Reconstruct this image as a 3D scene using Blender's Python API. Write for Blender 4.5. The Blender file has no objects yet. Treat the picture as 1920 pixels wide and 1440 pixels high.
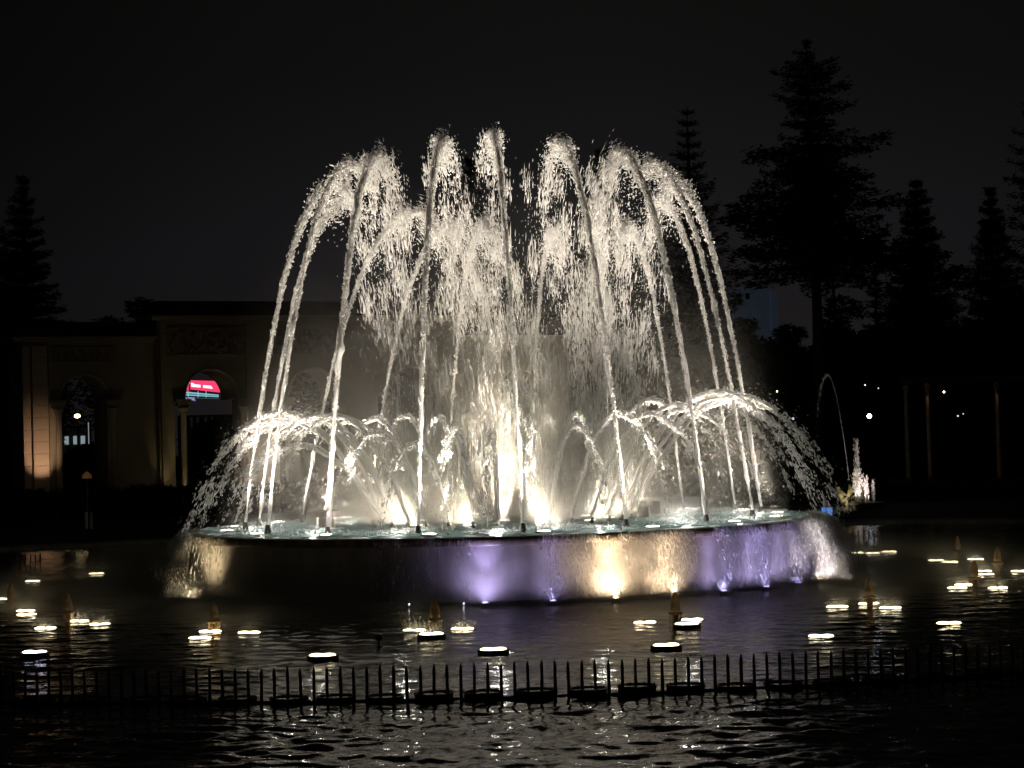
import bpy, math, random
import numpy as np
from mathutils import Matrix, Vector, Euler

random.seed(7)
rng = np.random.default_rng(11)
R = math.radians
sc = bpy.context.scene
col = sc.collection

# ------------------------------------------------------------------ camera
F_PX = 3825.0                      # focal length in pixels of a 1920 px wide picture
CAM = Vector((0.26, -45.0, 3.0))
PITCH = math.atan(110 / F_PX)
ROLL = R(-1.6)
cam_d = bpy.data.cameras.new('camera')
cam = bpy.data.objects.new('camera', cam_d)
col.objects.link(cam)
cam_d.lens = 36 * F_PX / 1920
cam_d.sensor_width = 36
cam_d.clip_start = 0.5
cam_d.clip_end = 3000
M = Matrix.Translation(CAM) @ Matrix.Rotation(math.pi / 2 + PITCH, 4, 'X') @ Matrix.Rotation(ROLL, 4, 'Z')
cam.matrix_world = M
sc.camera = cam
M3 = M.to_3x3()

def ray(px, py):
    return (M3 @ Vector(((px - 960) / F_PX, (720 - py) / F_PX, -1))).normalized()
def at_z(px, py, z):
    d = ray(px, py); t = (z - CAM.z) / d.z
    return CAM + d * t
def at_y(px, py, Y):
    d = ray(px, py); t = (Y - CAM.y) / d.y
    return CAM + d * t

# ------------------------------------------------------------------ night sky
w = bpy.data.worlds.new('World'); sc.world = w; w.use_nodes = True
nt = w.node_tree; nt.nodes.clear()
out = nt.nodes.new('ShaderNodeOutputWorld')
add = nt.nodes.new('ShaderNodeAddShader')
bg1 = nt.nodes.new('ShaderNodeBackground'); bg2 = nt.nodes.new('ShaderNodeBackground')
sky = nt.nodes.new('ShaderNodeTexSky'); sky.sky_type = 'NISHITA'; sky.sun_disc = False
sky.sun_elevation = R(-6); sky.sun_rotation = R(40)
bg1.inputs['Strength'].default_value = 0.01
tc = nt.nodes.new('ShaderNodeTexCoord'); sp = nt.nodes.new('ShaderNodeSeparateXYZ')
ramp = nt.nodes.new('ShaderNodeValToRGB')
e = ramp.color_ramp.elements
e[0].position = 0.0; e[0].color = (0.0125, 0.0108, 0.0112, 1)
e[1].position = 0.30; e[1].color = (0.0026, 0.0028, 0.0022, 1)
x = e.new(0.10); x.color = (0.0092, 0.0085, 0.0096, 1)
x = e.new(0.18); x.color = (0.0052, 0.0050, 0.0050, 1)
noi = nt.nodes.new('ShaderNodeTexNoise'); noi.inputs['Scale'].default_value = 3.0
mth = nt.nodes.new('ShaderNodeMath'); mth.operation = 'MULTIPLY_ADD'
mth.inputs[1].default_value = 0.06; mth.inputs[2].default_value = -0.03
ad2 = nt.nodes.new('ShaderNodeMath'); ad2.operation = 'ADD'
L = nt.links.new
L(tc.outputs['Generated'], sp.inputs[0]); L(tc.outputs['Generated'], noi.inputs['Vector'])
L(noi.outputs['Fac'], mth.inputs[0]); L(sp.outputs['Z'], ad2.inputs[0]); L(mth.outputs[0], ad2.inputs[1])
L(ad2.outputs[0], ramp.inputs['Fac']); L(ramp.outputs['Color'], bg2.inputs['Color'])
L(sky.outputs['Color'], bg1.inputs['Color'])
L(bg1.outputs[0], add.inputs[0]); L(bg2.outputs[0], add.inputs[1]); L(add.outputs[0], out.inputs['Surface'])

sc.view_settings.view_transform = 'Standard'; sc.view_settings.look = 'None'
sc.view_settings.exposure = 0.0; sc.view_settings.gamma = 1; sc.view_settings.use_curve_mapping = False
sc.render.engine = 'CYCLES'
cy = sc.cycles
cy.use_denoising = True
cy.max_bounces = 6; cy.diffuse_bounces = 2; cy.glossy_bounces = 3; cy.transmission_bounces = 3
cy.volume_bounces = 0; cy.transparent_max_bounces = 20
cy.volume_step_rate = 2.0; cy.volume_max_steps = 96
cy.sample_clamp_indirect = 4.0; cy.sample_clamp_direct = 0.0
cy.use_adaptive_sampling = False
cy.caustics_reflective = False; cy.caustics_refractive = False
cy.use_light_tree = True

# ------------------------------------------------------------------ helpers
def tag(o, label=None, cat=None, group=None, kind=None):
    if label: o['label'] = label
    if cat: o['category'] = cat
    if group: o['group'] = group
    if kind: o['kind'] = kind
    return o
def empty(name, loc=(0, 0, 0), rz=0.0, **k):
    o = bpy.data.objects.new(name, None); o.empty_display_size = 0.1
    o.location = loc; o.rotation_euler = (0, 0, rz); col.objects.link(o)
    return tag(o, **k)
def copy_tree(o, parent=None):
    c = o.copy(); col.objects.link(c); c.parent = parent
    for ch in list(o.children): copy_tree(ch, c)
    return c

class MB:
    def __init__(s): s.v = []; s.f = []
    def quad_strip(s, rings, closed=True, cap=False):
        base = len(s.v); n = len(rings[0])
        for r in rings: s.v.extend([tuple(p) for p in r])
        for i in range(len(rings) - 1):
            for j in range(n if closed else n - 1):
                a = base + i * n + j; b = base + i * n + (j + 1) % n
                s.f.append((a, b, b + n, a + n))
        if cap:
            s.f.append(tuple(base + j for j in range(n))[::-1])
            s.f.append(tuple(base + (len(rings) - 1) * n + j for j in range(n)))
    def box(s, x0, x1, y0, y1, z0, z1):
        b = len(s.v)
        s.v += [(x0, y0, z0), (x1, y0, z0), (x1, y1, z0), (x0, y1, z0), (x0, y0, z1), (x1, y0, z1), (x1, y1, z1), (x0, y1, z1)]
        for q in ((0, 3, 2, 1), (4, 5, 6, 7), (0, 1, 5, 4), (1, 2, 6, 5), (2, 3, 7, 6), (3, 0, 4, 7)):
            s.f.append(tuple(b + i for i in q))
    def lathe(s, prof, n=24, c=(0, 0, 0), cap=True, a0=0, a1=2 * math.pi):
        full = abs(a1 - a0 - 2 * math.pi) < 1e-6
        m = n if full else n + 1
        rings = []
        for r, z in prof:
            rings.append([(c[0] + r * math.cos(a0 + (a1 - a0) * i / n), c[1] + r * math.sin(a0 + (a1 - a0) * i / n), c[2] + z) for i in range(m)])
        s.quad_strip(rings, closed=full, cap=cap and full)
    def tube(s, pts, rad, n=6, cap=True):
        pts = [Vector(p) for p in pts]; rings = []
        for i, p in enumerate(pts):
            d = (pts[min(i + 1, len(pts) - 1)] - pts[max(i - 1, 0)]).normalized()
            a = d.cross(Vector((0, 0, 1)))
            if a.length < 1e-3: a = Vector((1, 0, 0))
            a.normalize(); b = d.cross(a).normalized()
            r = rad[i] if hasattr(rad, '__len__') else rad
            rings.append([p + a * r * math.cos(2 * math.pi * k / n) + b * r * math.sin(2 * math.pi * k / n) for k in range(n)])
        s.quad_strip(rings, cap=cap)
    def ellipsoid(s, c, r, n=10, m=6, rot=None):
        rings = []
        for i in range(m + 1):
            t = -math.pi / 2 + math.pi * (i + 0.02) / (m + 0.04)
            ring = []
            for j in range(n):
                a = 2 * math.pi * j / n
                p = Vector((r[0] * math.cos(t) * math.cos(a), r[1] * math.cos(t) * math.sin(a), r[2] * math.sin(t)))
                if rot: p = rot @ p
                ring.append(p + Vector(c))
            rings.append(ring)
        s.quad_strip(rings, cap=True)
    def mesh(s, name, smooth=False):
        me = bpy.data.meshes.new(name); me.from_pydata(s.v, [], s.f); me.update()
        if smooth: me.polygons.foreach_set('use_smooth', [True] * len(me.polygons))
        return me
    def build(s, name, m, parent=None, smooth=False, loc=None):
        me = s.mesh(name, smooth)
        if m: me.materials.append(m)
        o = bpy.data.objects.new(name, me); col.objects.link(o)
        if parent: o.parent = parent
        if loc is not None: o.location = loc
        return o

def np_mesh(name, V, T, m, parent=None, smooth=False, nper=3):
    me = bpy.data.meshes.new(name)
    V = np.ascontiguousarray(V, np.float32); T = np.ascontiguousarray(T, np.int32)
    nf = len(T)
    me.vertices.add(len(V)); me.vertices.foreach_set('co', V.ravel())
    me.loops.add(nf * nper); me.loops.foreach_set('vertex_index', T.ravel())
    me.polygons.add(nf); me.polygons.foreach_set('loop_start', np.arange(0, nf * nper, nper, dtype=np.int32))
    me.update(calc_edges=True)
    if smooth: me.polygons.foreach_set('use_smooth', np.ones(nf, bool))
    me.materials.append(m)
    o = bpy.data.objects.new(name, me); col.objects.link(o)
    if parent: o.parent = parent
    return o

# ------------------------------------------------------------------ materials
def mat(name, color, rough=0.7, metal=0.0, noise=None, bump=0.0, bscale=20.0, emit=None, estr=0.0, spec=0.5, col2=None, stretch=None):
    m = bpy.data.materials.new(name); m.use_nodes = True
    n = m.node_tree; b = n.nodes['Principled BSDF']; lk = n.links.new
    b.inputs['Base Color'].default_value = (*color, 1); b.inputs['Roughness'].default_value = rough
    b.inputs['Metallic'].default_value = metal; b.inputs['Specular IOR Level'].default_value = spec
    if noise:
        t = n.nodes.new('ShaderNodeTexCoord'); mp = n.nodes.new('ShaderNodeMapping')
        if stretch: mp.inputs['Scale'].default_value = stretch
        tx = n.nodes.new('ShaderNodeTexNoise'); tx.inputs['Scale'].default_value = noise; tx.inputs['Detail'].default_value = 6
        mx = n.nodes.new('ShaderNodeMix'); mx.data_type = 'RGBA'
        c2 = col2 or tuple(c * 0.55 for c in color)
        mx.inputs['A'].default_value = (*c2, 1); mx.inputs['B'].default_value = (*color, 1)
        rp = n.nodes.new('ShaderNodeMapRange'); rp.inputs['From Min'].default_value = 0.35; rp.inputs['From Max'].default_value = 0.65
        lk(t.outputs['Object'], mp.inputs['Vector']); lk(mp.outputs[0], tx.inputs['Vector'])
        lk(tx.outputs['Fac'], rp.inputs['Value']); lk(rp.outputs[0], mx.inputs['Factor']); lk(mx.outputs['Result'], b.inputs['Base Color'])
    if bump:
        t2 = n.nodes.new('ShaderNodeTexCoord'); tb = n.nodes.new('ShaderNodeTexNoise'); tb.inputs['Scale'].default_value = bscale; tb.inputs['Detail'].default_value = 5
        bp = n.nodes.new('ShaderNodeBump'); bp.inputs['Strength'].default_value = bump; bp.inputs['Distance'].default_value = 0.02
        lk(t2.outputs['Object'], tb.inputs['Vector']); lk(tb.outputs['Fac'], bp.inputs['Height']); lk(bp.outputs[0], b.inputs['Normal'])
    if emit:
        b.inputs['Emission Color'].default_value = (*emit, 1); b.inputs['Emission Strength'].default_value = estr
    return m

def froth_mat(name, tint=(0.88, 0.87, 0.85), transl=0.5, clear=0.5):
    m = bpy.data.materials.new(name); m.use_nodes = True
    n = m.node_tree; n.nodes.clear(); lk = n.links.new
    o = n.nodes.new('ShaderNodeOutputMaterial'); d = n.nodes.new('ShaderNodeBsdfDiffuse'); t = n.nodes.new('ShaderNodeBsdfTranslucent')
    g = n.nodes.new('ShaderNodeBsdfGlossy'); m1 = n.nodes.new('ShaderNodeMixShader'); m2 = n.nodes.new('ShaderNodeMixShader')
    d.inputs['Color'].default_value = (*tint, 1); t.inputs['Color'].default_value = (*tint, 1)
    g.inputs['Roughness'].default_value = 0.25
    m1.inputs[0].default_value = transl; m2.inputs[0].default_value = 0.08
    lk(d.outputs[0], m1.inputs[1]); lk(t.outputs[0], m1.inputs[2]); lk(m1.outputs[0], m2.inputs[1]); lk(g.outputs[0], m2.inputs[2])
    tp = n.nodes.new('ShaderNodeBsdfTransparent'); m3 = n.nodes.new('ShaderNodeMixShader'); m3.inputs[0].default_value = clear
    lk(m2.outputs[0], m3.inputs[1]); lk(tp.outputs[0], m3.inputs[2]); lk(m3.outputs[0], o.inputs['Surface'])
    return m
FROTH = froth_mat('frothy_water')
FROTH_SOLID = froth_mat('aerated_stream', clear=0.12, transl=0.35)

WALLM = mat('basin_concrete', (0.52, 0.48, 0.43), 0.5, noise=3.0, col2=(0.36, 0.33, 0.29), stretch=(1, 1, 0.12), bump=0.3, bscale=8)
LIPM = mat('basin_lip_stone', (0.24, 0.19, 0.14), 0.4, noise=5, col2=(0.08, 0.06, 0.04), stretch=(1, 1, 0.15), bump=0.6, bscale=12)
STONE = mat('facade_render', (0.30, 0.26, 0.19), 0.85, noise=0.6, col2=(0.24, 0.20, 0.15), bump=0.3, bscale=4)
STONE_PINK = mat('pilaster_stone', (0.46, 0.36, 0.28), 0.8, noise=1.5, col2=(0.38, 0.29, 0.22), bump=0.3, bscale=6)
RELIEF = mat('relief_stone', (0.30, 0.24, 0.18), 0.7, noise=3)
ROOFM = mat('dark_roof', (0.03, 0.03, 0.03), 0.9, noise=2)
BRONZE = mat('bronze_nozzle', (0.50, 0.33, 0.17), 0.5, 0.2, noise=9, bump=0.3, bscale=30)
DARKM = mat('black_metal', (0.012, 0.011, 0.010), 0.5, 0.0, noise=8, bump=0.3, bscale=30)
NOZM = mat('dark_nozzle', (0.06, 0.055, 0.055), 0.5, 0.3, noise=9)
CONC = mat('pedestal_concrete', (0.34, 0.30, 0.23), 0.75, noise=4, bump=0.4, bscale=14)
LEDGE = mat('pool_edge_stone', (0.30, 0.27, 0.21), 0.8, noise=2, bump=0.4, bscale=6)
GROUND = mat('dark_paving', (0.05, 0.045, 0.04), 0.9, noise=0.6, bump=0.3, bscale=2)
LEAF = mat('conifer_foliage', (0.035, 0.05, 0.025), 0.8, noise=3)
HEDGEM = mat('hedge_foliage', (0.035, 0.045, 0.02), 0.9, noise=3)
BARK = mat('bark', (0.07, 0.05, 0.04), 0.9, noise=4)
STATUE = mat('statue_stone', (0.50, 0.43, 0.24), 0.7, noise=8)
GLASS_OFF = mat('lamp_glass_unlit', (0.30, 0.30, 0.28), 0.12, 0.0, spec=0.8)
GLOW_DISH = mat('lamp_dish_lit', (0.5, 0.5, 0.1), 0.3, emit=(0.85, 0.75, 0.2), estr=0.9)
BULB = mat('lamp_bulb_warm', (1, 1, 1), 0.3, emit=(1.0, 0.84, 0.52), estr=7)
BULB_COOL = mat('lamp_bulb_cool', (1, 1, 1), 0.3, emit=(0.80, 0.80, 1.0), estr=6)
LENS = mat('basin_lamp_lens', (1, 1, 1), 0.3, emit=(1.0, 0.93, 0.74), estr=12)
LENS_V = mat('violet_lamp_lens', (1, 1, 1), 0.3, emit=(0.50, 0.42, 1.0), estr=16)
LENS_W = mat('warm_lamp_lens', (1, 1, 1), 0.3, emit=(1.0, 0.80, 0.48), estr=16)

# pool water: dark, reflective, fine ripples on top of the modelled waves
def water_mat():
    m = bpy.data.materials.new('pool_water'); m.use_nodes = True
    n = m.node_tree; b = n.nodes['Principled BSDF']; lk = n.links.new
    b.inputs['Base Color'].default_value = (0.018, 0.018, 0.014, 1)
    b.inputs['Roughness'].default_value = 0.04; b.inputs['IOR'].default_value = 1.5
    t = n.nodes.new('ShaderNodeTexCoord')
    mp = n.nodes.new('ShaderNodeMapping'); mp.inputs['Scale'].default_value = (1.0, 1.35, 1.0)
    n1 = n.nodes.new('ShaderNodeTexNoise'); n1.inputs['Scale'].default_value = 5.5; n1.inputs['Detail'].default_value = 3; n1.inputs['Distortion'].default_value = 0.6
    bp = n.nodes.new('ShaderNodeBump'); bp.inputs['Strength'].default_value = 0.30; bp.inputs['Distance'].default_value = 0.03
    lk(t.outputs['Object'], mp.inputs[0]); lk(mp.outputs[0], n1.inputs['Vector'])
    lk(n1.outputs['Fac'], bp.inputs['Height']); lk(bp.outputs[0], b.inputs['Normal'])
    return m
WATER = water_mat()

def basin_water_mat():
    m = bpy.data.materials.new('basin_water'); m.use_nodes = True
    n = m.node_tree; n.nodes.clear(); lk = n.links.new
    o = n.nodes.new('ShaderNodeOutputMaterial')
    d = n.nodes.new('ShaderNodeBsdfDiffuse'); g = n.nodes.new('ShaderNodeBsdfGlossy'); fr = n.nodes.new('ShaderNodeFresnel')
    tr = n.nodes.new('ShaderNodeBsdfTranslucent'); mt = n.nodes.new('ShaderNodeMixShader')
    mx = n.nodes.new('ShaderNodeMixShader'); fr.inputs['IOR'].default_value = 1.25
    g.inputs['Roughness'].default_value = 0.15
    t = n.nodes.new('ShaderNodeTexCoord'); nz = n.nodes.new('ShaderNodeTexNoise'); nz.inputs['Scale'].default_value = 2.2; nz.inputs['Detail'].default_value = 8
    cr = n.nodes.new('ShaderNodeValToRGB'); cr.color_ramp.elements[0].position = 0.52; cr.color_ramp.elements[0].color = (0.36, 0.48, 0.46, 1)
    cr.color_ramp.elements[1].position = 0.66; cr.color_ramp.elements[1].color = (0.62, 0.68, 0.66, 1)
    bp = n.nodes.new('ShaderNodeBump'); bp.inputs['Strength'].default_value = 0.8; bp.inputs['Distance'].default_value = 0.05
    n2 = n.nodes.new('ShaderNodeTexNoise'); n2.inputs['Scale'].default_value = 9; n2.inputs['Detail'].default_value = 6
    lk(t.outputs['Object'], nz.inputs['Vector']); lk(nz.outputs['Fac'], cr.inputs[0]); lk(cr.outputs[0], d.inputs['Color']); lk(cr.outputs[0], tr.inputs['Color'])
    lk(t.outputs['Object'], n2.inputs['Vector']); lk(n2.outputs['Fac'], bp.inputs['Height']); lk(bp.outputs[0], d.inputs['Normal']); lk(bp.outputs[0], g.inputs['Normal']); lk(bp.outputs[0], fr.inputs['Normal'])
    mt.inputs[0].default_value = 0.4
    fm = n.nodes.new('ShaderNodeMath'); fm.operation = 'MULTIPLY'; fm.inputs[1].default_value = 0.35
    lk(fr.outputs[0], fm.inputs[0])
    lk(d.outputs[0], mt.inputs[1]); lk(tr.outputs[0], mt.inputs[2])
    lk(fm.outputs[0], mx.inputs[0]); lk(mt.outputs[0], mx.inputs[1]); lk(g.outputs[0], mx.inputs[2]); lk(mx.outputs[0], o.inputs['Surface'])
    return m
BWATER = basin_water_mat()

def spot(name, loc, target, power, color, size_deg, blend=0.6, radius=0.06, parent=None):
    l = bpy.data.lights.new(name, 'SPOT'); l.energy = power; l.color = color; l.spot_size = R(size_deg); l.spot_blend = blend; l.shadow_soft_size = radius
    o = bpy.data.objects.new(name, l); col.objects.link(o)
    d = Vector(target) - Vector(loc)
    o.rotation_euler = d.to_track_quat('-Z', 'Y').to_euler(); o.location = loc
    if parent: o.parent = parent
    return o
def point(name, loc, power, color, radius=0.1, parent=None):
    l = bpy.data.lights.new(name, 'POINT'); l.energy = power; l.color = color; l.shadow_soft_size = radius
    o = bpy.data.objects.new(name, l); col.objects.link(o); o.location = loc
    if parent: o.parent = parent
    return o

# ------------------------------------------------------------------ setting: ground, pool edge, pool water
POOLC = (0.0, -3.0); POOLR = 28.0
mb = MB()
mb.lathe([(POOLR + 0.7, 0.10), (60, 0.12), (140, 0.2), (400, 0.2), (1500, 0.2)], 96, (POOLC[0], POOLC[1], 0), cap=False)
mb.build('ground', GROUND)
# night sky as a dome of its own with the same glow as the world
sm = bpy.data.materials.new('night_sky'); sm.use_nodes = True; sn = sm.node_tree; sn.nodes.clear()
so = sn.nodes.new('ShaderNodeOutputMaterial'); se = sn.nodes.new('ShaderNodeEmission'); st_ = sn.nodes.new('ShaderNodeTexCoord'); sv = sn.nodes.new('ShaderNodeVectorMath'); sv.operation = 'NORMALIZE'
ss = sn.nodes.new('ShaderNodeSeparateXYZ'); sno = sn.nodes.new('ShaderNodeTexNoise'); sno.inputs['Scale'].default_value = 3.0
sma = sn.nodes.new('ShaderNodeMath'); sma.operation = 'MULTIPLY_ADD'; sma.inputs[1].default_value = 0.08; sma.inputs[2].default_value = -0.04
sad = sn.nodes.new('ShaderNodeMath'); sad.operation = 'ADD'; sr = sn.nodes.new('ShaderNodeValToRGB')
for e_ in list(ramp.color_ramp.elements):
    q_ = sr.color_ramp.elements.new(e_.position); q_.color = e_.color
sk = sn.links.new
sk(st_.outputs['Object'], sv.inputs[0]); sk(sv.outputs[0], ss.inputs[0]); sk(sv.outputs[0], sno.inputs['Vector']); sk(sno.outputs['Fac'], sma.inputs[0])
sk(ss.outputs['Z'], sad.inputs[0]); sk(sma.outputs[0], sad.inputs[1]); sk(sad.outputs[0], sr.inputs['Fac']); sk(sr.outputs['Color'], se.inputs['Color'])
sx1 = sn.nodes.new('ShaderNodeMath'); sx1.operation = 'SUBTRACT'; sx1.inputs[1].default_value = 0.05; sk(ss.outputs['X'], sx1.inputs[0])
sx2 = sn.nodes.new('ShaderNodeMath'); sx2.operation = 'ABSOLUTE'; sk(sx1.outputs[0], sx2.inputs[0])
sx3 = sn.nodes.new('ShaderNodeMapRange'); sx3.interpolation_type = 'SMOOTHSTEP'; sk(sx2.outputs[0], sx3.inputs['Value'])
sx3.inputs['From Max'].default_value = 0.40; sx3.inputs['To Min'].default_value = 1.1; sx3.inputs['To Max'].default_value = 0.42; sk(sx3.outputs[0], se.inputs['Strength']); sk(se.outputs[0], so.inputs['Surface'])
while len(sr.color_ramp.elements) > 4: sr.color_ramp.elements.remove(sr.color_ramp.elements[0 if sr.color_ramp.elements[0].color[0] == 0 else len(sr.color_ramp.elements) - 1])
mb = MB(); mb.lathe([(1380, -20)] + [(1400 * math.cos(R(d_)), 1400 * math.sin(R(d_))) for d_ in range(0, 90, 6)] + [(0.5, 1400)], 64, cap=False)
tag(mb.build('sky', sm, None, True), kind='structure')
tag(bpy.data.objects['ground'], kind='structure')
NST = 132
pe = empty('pool_edge', (POOLC[0], POOLC[1], 0), kind='structure')
mb = MB()
a0 = 0.0; a1 = 2 * math.pi / NST - 0.0012
sec = [(POOLR, -0.8), (POOLR, 0.11), (POOLR + 0.02, 0.13), (POOLR + 0.72, 0.14), (POOLR + 0.74, 0.0), (POOLR + 0.74, -0.8)]
mb.lathe(sec, 2, a0=a0, a1=a1, cap=False)
me_slab = mb.mesh('edge_stone'); me_slab.materials.append(LEDGE)
for i in range(NST):
    a = 2 * math.pi * i / NST
    if -0.55 < math.sin(a) < 0.30: continue          # sides lie outside the picture
    o = bpy.data.objects.new('edge_stone', me_slab); col.objects.link(o); o.parent = pe; o.rotation_euler = (0, 0, a)
mb = MB()
mb.lathe([(POOLR + 0.01, -0.8), (POOLR + 0.01, 0.10), (POOLR + 0.71, 0.105)], 128, (0, 0, 0), cap=False)
o = mb.build('edge_wall', LEDGE, pe)
mb = MB(); mb.lathe([(POOLR + 0.3, -0.79), (0.01, -0.80)], 64, (POOLC[0], POOLC[1], 0), cap=False)
tag(mb.build('pool_floor', mat('pool_tile', (0.06, 0.07, 0.06), 0.6)), kind='structure')

# water surface as a real wave mesh, finer where it is near
def waves(X, Y):
    r = np.random.default_rng(3)
    Z = np.zeros_like(X)
    rad = np.hypot(X, Y)
    for i in range(90):
        lam = float(np.exp(r.uniform(np.log(0.20), np.log(1.25))))
        th = r.normal(math.pi / 2, 0.6)
        if i % 3 == 0: th = r.uniform(0, math.pi * 2)
        k = 2 * math.pi / lam; ph = r.uniform(0, 6.28)
        amp = 0.0100 * lam ** 1.0 * r.uniform(0.5, 1.2)
        u = (X * math.cos(th) + Y * math.sin(th)) * k + ph + 0.9 * np.sin(X * 0.9 / lam + Y * 0.5 + i) + 0.7 * np.sin(Y * 1.3 / lam - X * 0.7 + 2 * i)
        s_ = np.sin(u)
        Z += amp * (s_ + 0.22 * np.cos(2 * u))
    calm = 0.42 + 0.58 * np.clip((-Y - 20.5) / 4.0, 0, 1)
    edge = np.clip((POOLR - np.hypot(X - POOLC[0], Y - POOLC[1])) / 0.5, 0, 1)
    gust = 1.0 + 0.30 * np.sin(X * 0.8 + 0.6 * np.sin(Y * 0.7)) * np.sin(Y * 1.1 + 1.3 * np.sin(X * 0.5))
    return Z * calm * edge * gust * 0.37
ny, nx = 760, 520
tt = np.linspace(0, 1, ny)
D0, D1 = 15.5, 71.5
dist = D0 * (D1 / D0) ** tt
Yr = dist - 45.0
Xh = np.minimum(dist * 0.275 + 1.0, 26)
s = np.linspace(-1, 1, nx)
X = s[None, :] * Xh[:, None]; Y = np.repeat(Yr[:, None], nx, 1)
# clip into the circular pool
dr = np.hypot(X - POOLC[0], Y - POOLC[1]); sc_ = np.minimum(1, (POOLR + 0.15) / np.maximum(dr, 1e-6))
Y = np.where(Y > 0, POOLC[1] + (Y - POOLC[1]) * sc_, Y); X = np.where(Y > 0, POOLC[0] + (X - POOLC[0]) * sc_, X)
Z = waves(X, Y)
V = np.stack([X, Y, Z], -1).reshape(-1, 3)
idx = np.arange(ny * nx).reshape(ny, nx)
Q = np.stack([idx[:-1, :-1], idx[:-1, 1:], idx[1:, 1:], idx[1:, :-1]], -1).reshape(-1, 4)
o = np_mesh('pool_water', V, Q, WATER, smooth=True, nper=4); tag(o, kind='structure')

# ------------------------------------------------------------------ fountain basin
RB = 7.0; HB = 1.26
basin = empty('round_basin', (0, 0, 0), label='large round raised fountain basin with cream wall and brown stone lip', cat='fountain basin')
mb = MB(); mb.lathe([(RB - 0.12, -0.7), (RB - 0.12, HB - 0.15), (RB - 0.13, HB - 0.1)], 160, cap=False); mb.build('wall', WALLM, basin, True)
mb = MB(); mb.lathe([(RB - 0.14, HB - 0.17), (RB - 0.02, HB - 0.165), (RB + 0.0, HB - 0.15), (RB + 0.01, HB - 0.03), (RB - 0.02, HB - 0.005), (RB - 0.1, HB), (RB - 0.38, HB + 0.0), (RB - 0.40, HB - 0.3)], 192, cap=False); mb.build('lip', LIPM, basin, True)
mb = MB(); mb.lathe([(RB - 0.12, -0.7), (RB - 0.02, -0.7), (RB - 0.02, 0.05), (RB - 0.10, 0.06)], 160, cap=False)
mb.build('plinth', mat('plinth_blue_stone', (0.13, 0.13, 0.16), 0.5, noise=3), basin, True)
# water inside: rippled disc
nr, na = 70, 260
rr = np.linspace(0.02, RB - 0.36, nr); aa = np.linspace(0, 2 * np.pi, na, endpoint=False)
Rg, Ag = np.meshgrid(rr, aa, indexing='ij'); X = Rg * np.cos(Ag); Y = Rg * np.sin(Ag)
Z = np.zeros_like(X)
for i in range(24):
    lam = rng.uniform(0.2, 0.9); th = rng.uniform(0, 6.28); Z += 0.005 * lam * 2.2 * np.sin((X * math.cos(th) + Y * math.sin(th)) * 6.283 / lam + rng.uniform(0, 6))
Z += HB + 0.015
idx = np.arange(nr * na).reshape(nr, na); nxt = np.roll(idx, -1, 1)
Q = np.stack([idx[:-1], idx[1:], nxt[1:], nxt[:-1]], -1).reshape(-1, 4)
o = np_mesh('basin_water', np.stack([X, Y, Z], -1).reshape(-1, 3), Q, BWATER, smooth=True, nper=4)
tag(o, kind='structure')
ZW = HB + 0.02

# ------------------------------------------------------------------ droplets
OCT = np.array([[0, 1, 4], [1, 2, 4], [2, 3, 4], [3, 0, 4], [1, 0, 5], [2, 1, 5], [3, 2, 5], [0, 3, 5]])
def drops_geo(P, Dv, Ln, Wd):
    n = len(P)
    D = Dv / np.maximum(np.linalg.norm(Dv, axis=1, keepdims=True), 1e-9)
    ref = rng.normal(size=(n, 3)); A = np.cross(D, ref); A /= np.maximum(np.linalg.norm(A, axis=1, keepdims=True), 1e-9); B = np.cross(D, A)
    w_ = Wd[:, None] * rng.uniform(0.6, 1.25, (n, 4, 1))[:, :, :]if False else Wd[:, None, None] * rng.uniform(0.6, 1.25, (n, 4, 1))
    off = rng.uniform(-0.25, 0.25, (n, 4, 1)) * Ln[:, None, None] * D[:, None, :]
    ring = np.stack([A, B, -A, -B], 1) * w_ + off
    tips = np.stack([D * Ln[:, None], -D * Ln[:, None]], 1)
    V = np.concatenate([ring, tips], 1) + P[:, None, :]
    T = (np.arange(n)[:, None, None] * 6 + OCT[None]).reshape(-1, 3)
    return V.reshape(-1, 3), T
def drops(name, P, Dv, Ln, Wd, m=None, parent=None, stuff=True):
    V, T = drops_geo(P, Dv, Ln, Wd)
    o = np_mesh(name, V, T, m or FROTH, parent)
    if stuff: o['kind'] = 'stuff'
    return o
def smooth_noise(n, k, r=rng):
    c = r.normal(size=k + 3); x = np.linspace(0, k, n); i = np.clip(x.astype(int), 0, k); f = x - i; f = f * f * (3 - 2 * f)
    return c[i] * (1 - f) + c[np.minimum(i + 1, k + 2)] * f
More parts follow.
